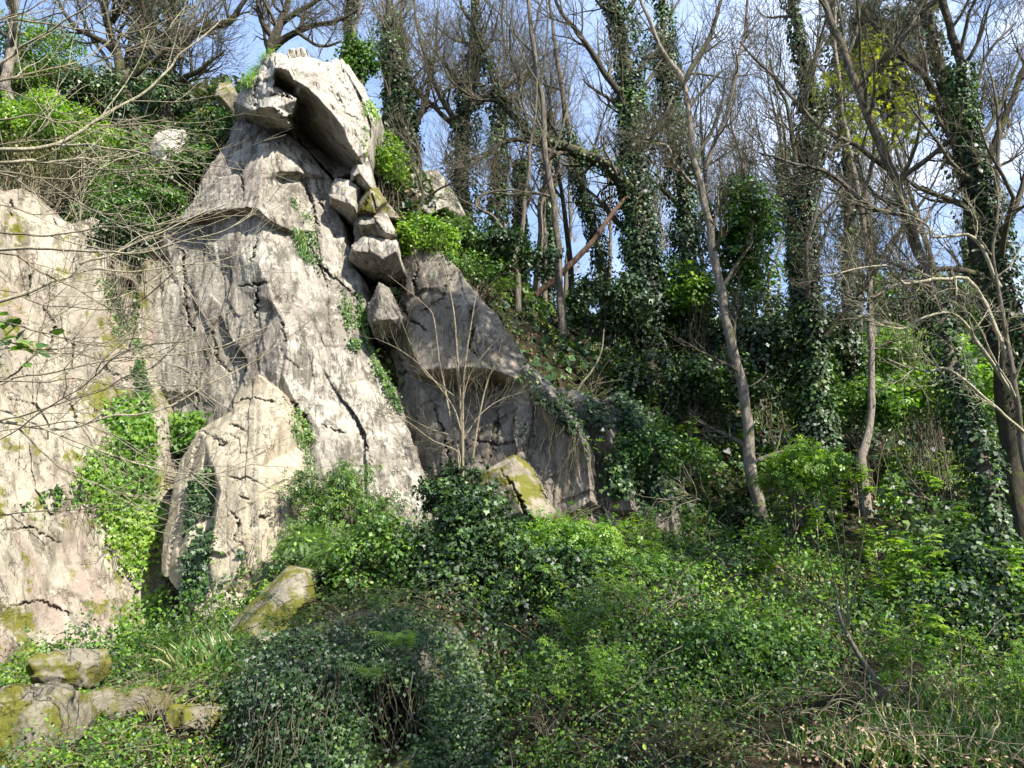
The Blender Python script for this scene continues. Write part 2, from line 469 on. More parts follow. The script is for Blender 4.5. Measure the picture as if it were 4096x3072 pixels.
def facet_noise(V, amp, seed, sc=(1.0, 1.0, 0.6)):
    """planar joint-bounded facets at three sizes, with narrow open joints, plus grain"""
    p = V * np.array(sc)
    a = 0.45
    q = p.copy()
    q[:, 0] = p[:, 0] * math.cos(a) + p[:, 2] * math.sin(a)
    q[:, 2] = -p[:, 0] * math.sin(a) + p[:, 2] * math.cos(a)
    q = q + 0.08 * np.stack([fbm(p * 1.3, 4, seed), fbm(p * 1.3 + 9, 4, seed), fbm(p * 1.3 + 19, 4, seed)], 1)
    tot = 0
    for k, (f, w_, jn) in enumerate(((0.6, 1.0, .08), (1.7, 0.26, .05), (5.0, 0.06, .02))):
        qq = q * f + 5 * k
        f1, f2, r, c = worley(qq, seed + 50 * k)
        g = np.clip(fbm(V * 0.8 + k * 3, 2, seed + k) + .5, 0, 1)
        tot = tot + w_ * (((qq - c) * (r - 0.5)).sum(1) * 2.0 + (r[:, 0] - 0.5) * 0.55 + jn * 2 * g * np.exp(-((f2 - f1) / 0.05) ** 2))
    # long joints that follow the dip, each strip of rock standing a little forward or back
    x_, z_ = V[:, 0], V[:, 2]
    w1 = 0.10 * fbm(V * 1.1, 3, seed + 21)
    for f, w_, zc in ((1.25, 0.42, 0.30), (3.4, 0.20, 0.55)):
        s = (x_ + 0.26 * z_ + w1) * f
        k1 = np.floor(s)
        zz = (z_ - 0.35 * x_ + 0.15 * fbm(V * 2, 2, seed + 22)) * zc + 7.3 * _h(k1, 0 * k1, 0 * k1, seed + 23)
        k2 = np.floor(zz)
        h1 = _h(k1, k2, 0 * k1, seed + 24) - 0.5
        h2 = _h(k1, k2, 0 * k1 + 3, seed + 25) - 0.5
        tot = tot + w_ * (h1 + h2 * (s - k1 - 0.5) * 1.4)
        e_ = np.minimum(s - k1, 1 - s + k1) / f
        tot = tot + 0.30 * w_ * (h1 > 0.1) * np.exp(-(e_ / 0.018) ** 2)
    # grain running down the dip of the rock
    gv = np.stack([q[:, 0] * 7, q[:, 1] * 7, q[:, 2] * 1.4], 1)
    return amp * tot + 0.09 * amp * fbm(gv, 4, seed + 7) + 0.08 * amp * fbm(V * 6, 4, seed + 9)

def relief(name, outline, feats, mat, label, cat, cracks=(), step=1.0, thick=1.5, amp=0.16, seed=1, closed=False, jit=1.6, group=None, sc=(1, 1, 0.6), parent=None):
    pts = []; Yv = []; ed = []
    def addline(line, close):
        base = len(pts)
        for (a, b_, c) in line:
            pts.append(Vector((a, b_))); Yv.append(c)
        n = len(line)
        for i in range(n - 1): ed.append((base + i, base + i + 1))
        if close: ed.append((base + n - 1, base))
    addline(outline, True)
    for f in feats: addline(f, False)
    v2, e2, f2, ov, oe, of = geometry.delaunay_2d_cdt(pts, ed, [], 0, 0.01)
    Y2 = []
    A = np.array([[p.x, p.y] for p in pts]); Ya = np.array(Yv)
    for k, v in enumerate(v2):
        if ov[k]: Y2.append(Yv[ov[k][0]])
        else:
            d = np.hypot(A[:, 0] - v.x, A[:, 1] - v.y) + 1e-3
            wt = 1 / d ** 3
            Y2.append(float((wt * Ya).sum() / wt.sum()))
    V2 = np.array([[v.x, v.y] for v in v2]); Y2 = np.array(Y2)
    x0, y0 = V2.min(0) - 3; x1, y1 = V2.max(0) + 3
    gx = np.arange(x0, x1, step); gy = np.arange(y0, y1, step)
    X, Y = np.meshgrid(gx, gy)
    D = np.full(X.shape, np.nan)
    for f in f2:
        for k in range(1, len(f) - 1):
            a, b_, c = V2[f[0]], V2[f[k]], V2[f[k + 1]]
            det = (b_[0] - a[0]) * (c[1] - a[1]) - (c[0] - a[0]) * (b_[1] - a[1])
            if abs(det) < 1e-6: continue
            lo = np.minimum(np.minimum(a, b_), c); hi = np.maximum(np.maximum(a, b_), c)
            i0 = max(0, int((lo[0] - x0) / step)); i1 = min(len(gx), int((hi[0] - x0) / step) + 2)
            j0 = max(0, int((lo[1] - y0) / step)); j1 = min(len(gy), int((hi[1] - y0) / step) + 2)
            xs = X[j0:j1, i0:i1]; ys = Y[j0:j1, i0:i1]
            w1 = ((xs - a[0]) * (c[1] - a[1]) - (c[0] - a[0]) * (ys - a[1])) / det
            w2 = ((b_[0] - a[0]) * (ys - a[1]) - (xs - a[0]) * (b_[1] - a[1])) / det
            m = (w1 >= -1e-4) & (w2 >= -1e-4) & (w1 + w2 <= 1.0001)
            val = Y2[f[0]] * (1 - w1 - w2) + Y2[f[k]] * w1 + Y2[f[k + 1]] * w2
            sub = D[j0:j1, i0:i1]
            sub[m] = val[m]
    q = np.stack([X / 14.0, Y / 14.0, np.full_like(X, seed)], -1)
    jx = fbm(q, 4, seed) * jit * 2; jy = fbm(q + 31, 4, seed) * jit * 2
    mask = inpoly(X + jx, Y + jy, outline) & ~np.isnan(D)
    cx = 3.5 * fbm(q * 5, 3, seed + 3); cy = 3.5 * fbm(q * 5 + 11, 3, seed + 4)
    gate = np.clip(0.8 + 0.5 * fbm(q * 2 + 5, 3, seed + 6), 0.5, 1.2)
    for line, wd, dep in cracks:
        d = seg_dist(X + cx, Y + cy, line)
        mid = np.mean(np.array(line), 0); ln = max(np.hypot(*(np.array(line[0]) - mid)), np.hypot(*(np.array(line[-1]) - mid)), 4)
        tp = np.clip(1.25 - np.hypot(X - mid[0], Y - mid[1]) / ln, 0.05, 1) ** 0.7
        D = D + 0.8 * dep * gate * tp * np.exp(-(d / (0.45 + wd * 0.38 * tp * gate)) ** 2)
    idx = np.full(X.shape, -1)
    quad = mask[:-1, :-1] & mask[1:, :-1] & mask[:-1, 1:] & mask[1:, 1:]
    use = np.zeros(X.shape, bool)
    use[:-1, :-1] |= quad; use[1:, :-1] |= quad; use[:-1, 1:] |= quad; use[1:, 1:] |= quad
    n = use.sum()
    idx[use] = np.arange(n)
    V = P(X[use], Y[use], D[use])
    V[:, 1] += facet_noise(V, amp, seed, sc)
    SURF.setdefault(name, []).append((V.copy(), X[use].copy(), Y[use].copy()))
    jx, iy = np.nonzero(quad)
    a = idx[jx, iy]; b_ = idx[jx + 1, iy]; c = idx[jx + 1, iy + 1]; d = idx[jx, iy + 1]
    Q = np.stack([a, b_, c, d], 1)
    E = np.concatenate([Q[:, [0, 1]], Q[:, [1, 2]], Q[:, [2, 3]], Q[:, [3, 0]]])
    key = np.sort(E, 1); key = key[:, 0] * n + key[:, 1]
    u, inv, cnt = np.unique(key, return_inverse=True, return_counts=True)
    BE = E[cnt[inv] == 1]
    bv = np.unique(BE)
    mp_ = np.full(n, -1); 
    faces = [Q]
    allV = [V]; off = n
    # sides run back in a few rounded, roughened steps
    prev = np.arange(n)
    cen = V.mean(0)
    for k, (t, sh) in enumerate(((0.12, -0.01), (0.45, 0.0), (1.0, 0.10))):
        nv = V[bv].copy()
        nv[:, 1] += thick * t
        nv[:, [0, 2]] = cen[[0, 2]] + (nv[:, [0, 2]] - cen[[0, 2]]) * (1 - sh)
        nv += 0.12 * thick * t * np.stack([fbm(nv * 1.5 + s, 3, seed) for s in (0, 7, 14)], 1)
        mp_ = np.full(max(n, off) + 1, -1); mp_[bv] = off + np.arange(len(bv))
        pr = prev[BE] if k == 0 else pm[BE]
        faces.append(np.stack([pr[:, 1], pr[:, 0], mp_[BE[:, 0]], mp_[BE[:, 1]]], 1))
        pm = mp_
        allV.append(nv); off += len(bv)
    if closed:
        bk = V.copy(); bk[:, 1] = V[:, 1].mean() + thick
        bk[:, [0, 2]] = cen[[0, 2]] + (bk[:, [0, 2]] - cen[[0, 2]]) * 0.90
        allV.append(bk)
        faces.append(Q[:, ::-1] + off)
        r = pm[BE]
        faces.append(np.stack([r[:, 1], r[:, 0], BE[:, 0] + off, BE[:, 1] + off], 1))
    V = np.concatenate(allV)
    base = np.array([cen[0], cen[1], V[:, 2].min()])
    if parent is not None:
        return mesh_obj(name, V, faces, mat, parent)
    o = mesh_obj(name, V, faces, mat, origin=base)
    tag(o, label, cat, group)
    return o

SURF = {}
#@ROCKS
# left wall: turns towards the right, nearer at the picture's left edge
relief('rock_wall',
  [(-60, 175, 12.6), (0, 190, 14.3), (20, 187, 14.6), (31, 194, 14.8), (46, 211, 15.0), (69, 222, 15.3), (93, 216, 15.5), (99, 228, 15.6), (118, 240, 15.8), (146, 240, 16.3), (142, 252, 16.4),
   (141, 298, 16.2), (143, 329, 16.1), (147, 376, 15.9), (156, 399, 15.8), (165, 430, 15.6), (160, 500, 15.2), (163, 560, 15.0), (165, 640, 14.4), (110, 668, 13.1), (60, 700, 12.1), (0, 708, 11.6), (-80, 700, 10.2)],
  [[(0, 260, 14.2), (60, 280, 14.9), (100, 270, 15.3), (134, 280, 15.8)],
   [(0, 420, 13.1), (60, 430, 14.1), (100, 440, 14.7), (140, 460, 15.3)],
   [(0, 560, 12.3), (60, 570, 13.4), (100, 560, 14.1), (140, 580, 14.7)],
   [(50, 320, 14.7), (52, 345, 14.5)], [(88, 350, 14.9), (90, 380, 14.9)]],
  M['rock_pale'], 'pale cream rock wall at the left edge with yellow lichen patches and a mauve streak', 'rock face',
  cracks=[([(110, 255), (113, 280), (108, 300)], 1.6, 0.35), ([(128, 270), (131, 300)], 1.5, 0.3), ([(45, 310), (55, 322), (50, 345), (43, 372)], 1.2, 0.3), ([(70, 395), (76, 412), (80, 425)], 1.1, 0.25),
          ([(0, 530), (30, 528), (60, 545)], 1.2, 0.2), ([(10, 200), (14, 218)], 1.5, 0.3), ([(27, 300), (35, 270)], 2.5, 0.25), ([(0, 610), (40, 600), (80, 620)], 1.2, 0.2), ([(130, 380), (108, 372), (96, 340)], 1.0, 0.2)],
  amp=0.15, seed=3, thick=2.6)

# main slab
relief('rock_slab',
  [(235, 121, 17.6), (255, 124, 17.3), (289, 133, 17.4), (306, 148, 17.6), (331, 178, 17.7), (330, 195, 17.6), (339, 215, 17.5), (348, 241, 17.3), (353, 266, 17.15), (363, 281, 17.1), (366, 299, 17.0), (368, 318, 16.9),
   (369, 342, 16.75), (379, 362, 16.65), (388, 379, 16.5), (396, 396, 16.4), (407, 430, 16.1), (416, 456, 15.9), (426, 482, 15.6), (430, 520, 15.3), (400, 560, 14.7), (330, 620, 13.9), (230, 620, 14.4), (160, 620, 15.2), (150, 620, 15.6), (140, 500, 16.6), (128, 430, 17.2), (124, 330, 17.7), (124, 245, 18.0), (140, 232, 17.6),
   (160, 225, 17.0), (193, 205, 16.8), (205, 180, 17.0), (222, 150, 17.3)],
  [[(196, 216, 16.25), (220, 211, 16.05), (234, 210, 15.95), (251, 208, 15.85), (259, 210, 15.8), (266, 217, 15.8), (277, 224, 15.95), (292, 230, 16.3)],
   [(196, 221, 16.8), (220, 217, 16.6), (234, 216, 16.45), (250, 213, 16.3), (258, 216, 16.2), (265, 223, 16.15), (275, 229, 16.25), (290, 234, 16.4)],
   [(266, 150, 16.6), (262, 180, 16.2)],
   [(262, 240, 15.95), (258, 262, 15.75), (268, 284, 15.6), (272, 300, 15.5), (284, 321, 15.4), (289, 345, 15.2), (283, 375, 15.1), (299, 410, 14.9), (315, 440, 14.7), (325, 480, 14.5)],
   [(150, 300, 16.8), (180, 290, 16.5), (240, 290, 16.1)], [(155, 390, 16.3), (200, 390, 15.9), (262, 370, 15.5)],
   [(325, 230, 16.9), (345, 290, 16.6), (365, 380, 16.0), (385, 440, 15.6), (395, 490, 15.2)],
   [(277, 171, 16.6), (297, 169, 16.7)], [(281, 178, 16.95), (298, 178, 17.0)],
   [(190, 240, 16.75), (194, 300, 16.3)]],
  M['rock_grey'], 'tall leaning grey rock slab with a sharp ledge and dark streaks, middle of the crag', 'rock face',
  cracks=[([(184, 250), (184, 300), (190, 325), (192, 330)], 1.3, 0.45), ([(257, 240), (252, 262)], 2.2, 0.4), ([(258, 285), (258, 302), (255, 318)], 2.4, 0.45), ([(240, 287), (268, 283)], 1.3, 0.3),
          ([(282, 322), (286, 344)], 1.8, 0.3), ([(193, 370), (197, 412)], 1.0, 0.25), ([(305, 250), (330, 275), (350, 292), (366, 306)], 1.4, 0.35), ([(300, 232), (318, 262), (330, 290)], 2.0, 0.25),
          ([(310, 160), (320, 200), (340, 250)], 1.2, 0.2), ([(303, 190), (312, 200)], 1.4, 0.3), ([(320, 425), (336, 430), (344, 432)], 1.4, 0.3),
          ([(298, 172), (312, 205), (322, 240)], 1.0, 0.2), ([(345, 400), (360, 430), (375, 470)], 0.9, 0.15), ([(290, 400), (300, 412), (312, 428)], 1.6, 0.35),
          ([(212, 330), (215, 360), (230, 372)], 1.2, 0.25), ([(236, 340), (245, 372)], 1.6, 0.3), ([(240, 160), (244, 200)], 1.2, 0.25)],
  amp=0.17, seed=8, thick=2.2, sc=(1.2, 1.0, 0.5))

# cream slab leaning on its foot
relief('leaning_slab',
  [(256, 373, 14.75), (267, 381, 14.6), (279, 389, 14.45), (290, 407, 14.7), (298, 419, 14.8), (308, 441, 14.85), (318, 480, 14.7), (325, 540, 14.5), (312, 600, 14.0), (280, 600, 13.4), (255, 625, 12.7), (226, 630, 12.6), (203, 622, 12.7), (181, 600, 13.2),
   (161, 572, 13.9), (163, 534, 14.2), (170, 495, 14.5), (179, 462, 14.7), (199, 429, 14.9), (215, 420, 14.8), (230, 411, 14.7), (232, 400, 14.85), (243, 388, 14.85)],
  [[(206, 440, 14.1), (200, 470, 13.9), (190, 520, 13.6), (184, 560, 13.3), (188, 585, 13.2)],
   [(204, 465, 13.95), (216, 492, 13.8), (209, 530, 13.55), (201, 552, 13.3)],
   [(211, 462, 13.6), (221, 492, 13.35), (214, 530, 13.1), (206, 549, 12.95), (226, 553, 12.9)],
   [(207, 553, 13.05), (228, 557, 12.95), (222, 590, 12.8)], [(262, 560, 12.85), (285, 575, 12.95)],
   [(235, 415, 14.2), (262, 408, 14.0), (285, 412, 14.0)], [(260, 470, 13.3), (290, 480, 13.5)], [(260, 530, 12.95), (290, 540, 13.2)]],
  M['rock_cream'], 'broad cream coloured slab leaning against the foot of the crag, above the black cleft', 'rock slab',
  cracks=[([(217, 440), (221, 446), (226, 444)], 3.0, 0.5), ([(199, 430), (212, 437), (226, 442)], 1.2, 0.25), ([(208, 461), (203, 467)], 1.6, 0.3), ([(226, 478), (250, 479), (265, 487)], 1.0, 0.15),
          ([(240, 495), (250, 500)], 1.1, 0.2), ([(232, 402), (258, 398), (286, 407)], 1.2, 0.25), ([(232, 512), (240, 520), (235, 540), (243, 545)], 1.3, 0.25), ([(255, 520), (272, 515)], 1.2, 0.2), ([(228, 425), (250, 432)], 1.2, 0.2), ([(200, 430), (190, 470), (182, 500)], 0.9, 0.1)],
  amp=0.10, seed=21, thick=1.6)

# overhanging cap
relief('summit_block',
  [(232, 103, 17.2), (243, 84, 17.2), (252, 76, 17.1), (257, 63, 17.3), (266, 54, 17.5), (272, 51, 17.6), (289, 53, 17.6), (308, 52, 17.7), (322, 57, 17.8), (337, 53, 18.3), (348, 62, 18.5), (362, 82, 18.5), (370, 99, 18.5),
   (380, 115, 18.5), (374, 133, 18.0), (368, 156, 17.4), (359, 157, 16.9), (353, 168, 17.9), (330, 160, 18.6), (314, 146, 18.6), (300, 130, 18.4), (291, 131, 17.4), (272, 129, 17.2), (254, 122, 17.2), (243, 117, 17.4), (232, 112, 17.5)],
  [[(252, 80, 16.7), (254, 100, 16.4), (252, 112, 16.3)], [(262, 108, 15.9), (275, 108, 15.8), (285, 118, 15.9), (290, 126, 16.3)],
   [(254, 116, 16.5), (270, 120, 16.6), (286, 128, 16.8)],
   [(272, 60, 16.8), (285, 65, 16.7), (305, 70, 16.6)],
   [(277, 81, 16.1), (280, 77, 16.1), (293, 80, 16.0), (305, 86, 15.9), (317, 96, 16.0), (331, 111, 16.1), (342, 125, 16.2), (348, 141, 16.4), (357, 154, 16.6)],
   [(278, 85, 16.9), (289, 92, 16.9), (300, 100, 17.0)],
   [(288, 94, 16.3), (299, 98.5, 16.4)],
   [(300, 103, 17.6), (294, 117, 17.9), (300, 127, 18.2), (314, 142, 18.4), (330, 156, 18.4), (350, 164, 17.8)],
   [(273, 92, 15.95), (298, 102, 16.1), (293, 116, 16.3)], [(272, 97, 16.0), (276, 108, 15.9)],
   [(322, 62, 17.2), (340, 95, 17.0), (358, 125, 16.9), (366, 148, 17.0)], [(340, 62, 17.9), (362, 100, 17.7), (372, 125, 17.7)]],
  M['rock_cap'], 'pale jutting block on the summit of the crag with a deep brown overhang beneath', 'rock block',
  cracks=[([(272, 95), (283, 97), (299, 101)], 1.2, 0.35), ([(274, 108), (284, 118), (290, 126)], 1.2, 0.35), ([(258, 118), (256, 95), (260, 80)], 1.2, 0.2), ([(325, 62), (330, 80)], 1.3, 0.2), ([(303, 80), (306, 74)], 1.5, 0.2), ([(318, 70), (340, 100), (358, 140)], 1.0, 0.2), ([(335, 70), (352, 95)], 0.9, 0.2), ([(345, 110), (364, 120)], 0.9, 0.2), ([(262, 66), (275, 74)], 1.2, 0.2)],
  amp=0.26, seed=34, thick=1.8, closed=True, jit=2.4)
# inner wall under the overhang
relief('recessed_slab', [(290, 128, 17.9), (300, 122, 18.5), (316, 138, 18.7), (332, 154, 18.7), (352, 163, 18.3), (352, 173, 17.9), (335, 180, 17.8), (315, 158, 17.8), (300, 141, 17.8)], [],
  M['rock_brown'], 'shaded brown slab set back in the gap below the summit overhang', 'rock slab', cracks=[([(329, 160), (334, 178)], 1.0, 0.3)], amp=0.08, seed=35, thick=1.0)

BL = 'rock blocks stacked in the chimney'
def block(outl, Y, ridge, mat, label, seed, under=None, th=1.0):
    """a wedge of rock: ridge = points that stand forward; under = band at the bottom that recedes"""
    mx_ = sum(a for a, b_ in outl) / len(outl); my = sum(b_ for a, b_ in outl) / len(outl)
    outl = [(mx_ + (a - mx_) * 1.13, my + (b_ - my) * 1.13) for a, b_ in outl]
    o2 = [(a, b_, Y + 0.35) for a, b_ in outl]
    f = [[(a, b_, Y - 0.25) for a, b_ in ridge]]
    relief('rock_block', o2, f, mat, label, 'rock block', amp=0.14, seed=seed, thick=th, closed=True, step=0.8, jit=1.4, sc=(1.6, 1.6, 1.2), group=BL)
block([(350, 178), (351, 168), (357, 160), (366, 154), (370, 170), (373, 188), (368, 192), (352, 182)], 17.0, [(353, 176), (360, 173), (371, 187)], M['rock_cap'], 'narrow upright block under the right end of the overhang, topmost of the chimney blocks', 41)
block([(336, 178), (348, 181), (359, 188), (357, 202), (358, 217), (350, 217), (331, 203), (329, 193)], 16.8, [(333, 198), (345, 195), (354, 206)], M['rock_cap'], 'pale five-sided block left of the mossy wedge, streaked with twig shadows', 42)
block([(370, 188), (379, 190), (387, 202), (398, 217), (377, 216), (358, 217), (361, 201)], 16.9, [(363, 210), (372, 194), (374, 212)], M['rock_halfmoss'], 'wedge block with yellow moss down its right edge, in the chimney', 43)
block([(359, 215), (385, 215), (394, 233), (384, 241), (365, 238), (355, 244), (354, 224)], 16.8, [(360, 224), (375, 222), (386, 232)], M['rock_grey'], 'squat grey block between the mossy wedge and the big overhanging block', 44)
block([(363, 236), (382, 239), (394, 240), (400, 267), (385, 272), (367, 268), (351, 259), (354, 246)], 16.5, [(354, 250), (366, 243), (372, 252), (382, 258), (396, 250)], M['rock_grey'], 'big angular block jutting over the black hollow in the chimney', 45, th=1.2)
block([(379, 284), (388, 289), (394, 304), (403, 317), (398, 327), (386, 330), (375, 336), (369, 319), (368, 304)], 16.2, [(373, 322), (382, 300), (392, 320)], M['rock_grey'], 'pointed grey block below the black hollow, lowest of the chimney blocks', 46)

# wall right of the chimney
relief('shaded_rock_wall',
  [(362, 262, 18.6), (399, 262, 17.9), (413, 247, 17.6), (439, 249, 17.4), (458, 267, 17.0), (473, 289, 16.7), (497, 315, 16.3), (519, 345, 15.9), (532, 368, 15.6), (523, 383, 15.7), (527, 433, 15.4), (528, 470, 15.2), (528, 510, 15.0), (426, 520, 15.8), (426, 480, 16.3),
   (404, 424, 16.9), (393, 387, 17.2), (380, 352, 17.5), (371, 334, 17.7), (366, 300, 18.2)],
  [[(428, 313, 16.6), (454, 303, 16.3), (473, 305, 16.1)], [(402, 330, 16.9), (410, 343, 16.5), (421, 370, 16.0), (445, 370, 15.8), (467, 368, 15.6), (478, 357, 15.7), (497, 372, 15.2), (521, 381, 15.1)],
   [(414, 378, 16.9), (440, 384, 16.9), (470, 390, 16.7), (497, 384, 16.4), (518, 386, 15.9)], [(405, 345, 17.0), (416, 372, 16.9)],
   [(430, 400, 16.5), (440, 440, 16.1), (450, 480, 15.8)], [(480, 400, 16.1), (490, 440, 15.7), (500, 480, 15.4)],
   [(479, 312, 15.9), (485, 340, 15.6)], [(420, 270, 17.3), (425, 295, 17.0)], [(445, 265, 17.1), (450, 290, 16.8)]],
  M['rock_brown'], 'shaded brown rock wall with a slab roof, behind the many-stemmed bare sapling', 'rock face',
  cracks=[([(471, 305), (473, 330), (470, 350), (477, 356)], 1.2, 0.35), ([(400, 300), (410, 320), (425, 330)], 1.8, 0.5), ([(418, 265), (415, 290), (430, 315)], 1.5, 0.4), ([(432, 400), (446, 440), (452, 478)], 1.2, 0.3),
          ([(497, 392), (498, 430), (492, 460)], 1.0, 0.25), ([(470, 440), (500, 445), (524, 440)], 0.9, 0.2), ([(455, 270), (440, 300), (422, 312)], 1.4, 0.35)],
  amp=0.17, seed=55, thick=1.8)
relief('rock_outcrop', [(405, 176, 19.8), (418, 168, 20.1), (438, 170, 20.3), (455, 192, 20.2), (467, 217, 20.1), (455, 222, 19.8), (440, 226, 19.6), (422, 222, 19.2), (408, 205, 19.3)],
  [[(415, 205, 18.8), (430, 213, 18.6), (445, 206, 18.9)], [(418, 216, 19.3), (438, 217, 19.5)]], M['rock_grey'], 'grey outcrop on the ridge at the foot of the ivied trunk', 'rock', amp=0.16, seed=61, thick=1.5, closed=True)
# ribs running down to the right
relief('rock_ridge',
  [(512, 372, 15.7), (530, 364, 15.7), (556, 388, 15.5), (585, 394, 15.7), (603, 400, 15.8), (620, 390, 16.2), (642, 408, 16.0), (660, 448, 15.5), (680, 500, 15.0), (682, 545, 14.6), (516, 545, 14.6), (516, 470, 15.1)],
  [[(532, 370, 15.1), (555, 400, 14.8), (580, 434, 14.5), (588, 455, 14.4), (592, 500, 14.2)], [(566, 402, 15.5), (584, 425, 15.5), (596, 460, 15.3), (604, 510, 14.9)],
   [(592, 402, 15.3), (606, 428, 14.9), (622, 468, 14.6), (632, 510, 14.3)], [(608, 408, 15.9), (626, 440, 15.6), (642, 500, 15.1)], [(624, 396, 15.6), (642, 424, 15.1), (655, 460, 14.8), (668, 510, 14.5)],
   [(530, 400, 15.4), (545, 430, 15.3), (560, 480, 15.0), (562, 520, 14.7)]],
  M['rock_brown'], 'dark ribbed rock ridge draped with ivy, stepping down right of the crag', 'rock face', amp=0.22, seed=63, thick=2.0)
relief('mossy_rock', [(478, 468, 14.6), (500, 462, 14.6), (514, 453, 14.7), (533, 465, 14.5), (545, 488, 14.2), (557, 512, 13.9), (550, 530, 13.7), (527, 530, 13.7), (495, 520, 13.9), (480, 495, 14.2)],
  [[(500, 473, 14.1), (516, 486, 13.7), (528, 510, 13.4)], [(514, 462, 14.2), (520, 468, 14.1), (540, 500, 13.7)]], M['rock_moss'], 'split mossy rock below the shaded wall, right of the sapling base', 'rock',
  cracks=[([(502, 472), (515, 490), (530, 520)], 1.8, 0.4), ([(535, 470), (548, 505)], 1.2, 0.25)], amp=0.10, seed=66, thick=1.2, closed=True)
# upper left outcrops
relief('rock_outcrop', [(148, 150, 19.6), (153, 134, 19.9), (170, 128, 20.2), (184, 130, 20.2), (190, 150, 19.9), (193, 175, 19.4), (175, 190, 19.0), (158, 185, 19.0)],
  [[(165, 150, 18.9), (184, 155, 18.9)]], M['rock_cap'], 'pale lilac-grey outcrop among the bushes above the left wall', 'rock', amp=0.10, seed=70, thick=1.5, closed=True)
relief('rock_outcrop', [(193, 118, 19.4), (197, 108, 19.6), (204, 105, 19.7), (213, 112, 19.5), (220, 125, 19.2), (208, 145, 18.9), (197, 145, 18.9)],
  [[(199, 125, 18.8), (209, 120, 18.7)]], M['rock_halfmoss'], 'small tawny outcrop in the bushes left of the summit block', 'rock', amp=0.10, seed=71, thick=1.2, closed=True)
relief('rock_outcrop', [(213, 97, 20.2), (220, 84, 20.6), (232, 82, 20.7), (238, 95, 20.4), (228, 106, 20.0)],
  [[(220, 97, 19.8), (230, 92, 19.9)]], M['rock_halfmoss'], 'bright outcrop yellow with moss just left of the summit block', 'rock', amp=0.10, seed=72, thick=1.2, closed=True)
#@ROCKS_END
# ------------------------------------------------------------------ tubes and leaves
def tube_batch(Pm, Rm, sides):
    """Pm (M,n,3), Rm (M,n) -> verts, quads"""
    M_, n, _ = Pm.shape
    T = np.gradient(Pm, axis=1); T = nrm(T)
    mean = nrm(Pm[:, -1] - Pm[:, 0])
    ref = np.zeros((M_, 3)); k = np.argmin(np.abs(mean), 1); ref[np.arange(M_), k] = 1
    U = nrm(np.cross(T, ref[:, None, :])); W = np.cross(T, U)
    a = np.arange(sides) * 2 * math.pi / sides
    V = Pm[:, :, None, :] + Rm[:, :, None, None] * (U[:, :, None, :] * np.cos(a)[:, None] + W[:, :, None, :] * np.sin(a)[:, None])
    base = (np.arange(M_)[:, None, None] * n + np.arange(n - 1)[None, :, None]) * sides
    s0 = np.arange(sides)[None, None]; s1 = (np.arange(sides) + 1)[None, None] % sides
    Q = np.stack([base + s0, base + s1, base + sides + s1, base + sides + s0], -1).reshape(-1, 4)
    return V.reshape(-1, 3), Q

def tubes_obj(name, batches, mat, parent=None, origin=None, smooth_=True):
    Vs = []; Fs = []; off = 0
    for Pm, Rm, sd in batches:
        if len(Pm) == 0: continue
        V, Q = tube_batch(Pm, Rm, sd)
        Vs.append(V); Fs.append(Q + off); off += len(V)
    return mesh_obj(name, np.concatenate(Vs), [np.concatenate(Fs)], mat, parent, smooth_=smooth_, origin=origin)

def curve(pts, n):
    """Catmull-Rom through rows of pts (k, c), n samples"""
    pts = np.asarray(pts, float)
    if len(pts) == 2:
        t = np.linspace(0, 1, n)[:, None]
        return pts[0] * (1 - t) + pts[1] * t
    q = np.concatenate([[2 * pts[0] - pts[1]], pts, [2 * pts[-1] - pts[-2]]])
    m = len(pts) - 1
    t = np.linspace(0, m, n); i = np.minimum(t.astype(int), m - 1); f = (t - i)[:, None]
    p0, p1, p2, p3 = q[i], q[i + 1], q[i + 2], q[i + 3]
    return 0.5 * (2 * p1 + (p2 - p0) * f + (2 * p0 - 5 * p1 + 4 * p2 - p3) * f ** 2 + (3 * p1 - p0 - 3 * p2 + p3) * f ** 3)

def grow(r, Pm, Rm, k, length, ang=(25, 60), n=5, wig=0.12, up=0.15, t0=0.25, rr=0.55, tip=0.25, t1=1.0, rmin=0.0):
    """k children per parent tube; length = (lo,hi) absolute"""
    M_, m, _ = Pm.shape
    N = M_ * k
    par = np.repeat(np.arange(M_), k)
    t = (t0 + (t1 - t0) * ((np.tile(np.arange(k), M_) + r.random(N)) / k)) * (m - 1)
    i = np.minimum(t.astype(int), m - 2); f = (t - i)[:, None]
    p0 = Pm[par, i] * (1 - f) + Pm[par, i + 1] * f
    T = nrm(Pm[par, i + 1] - Pm[par, i])
    r0 = Rm[par, i] * (1 - f[:, 0]) + Rm[par, i + 1] * f[:, 0]
    d = nrm(r.normal(size=(N, 3)))
    d = nrm(d - (d * T).sum(1, keepdims=True) * T)
    a = np.radians(r.uniform(ang[0], ang[1], N))[:, None]
    D = nrm(T * np.cos(a) + d * np.sin(a))
    L = r.uniform(length[0], length[1], N) * (1.15 - 0.5 * (t / (m - 1)))
    out_ = np.zeros((N, n, 3)); out_[:, 0] = p0
    cur = D
    for s in range(1, n):
        cur = nrm(cur + wig * r.normal(size=(N, 3)) + np.array([0, 0, up]))
        out_[:, s] = out_[:, s - 1] + cur * (L / (n - 1))[:, None]
    R0 = np.maximum(r0 * rr, rmin)
    R = R0[:, None] * np.linspace(1, tip, n)[None]
    return out_, R

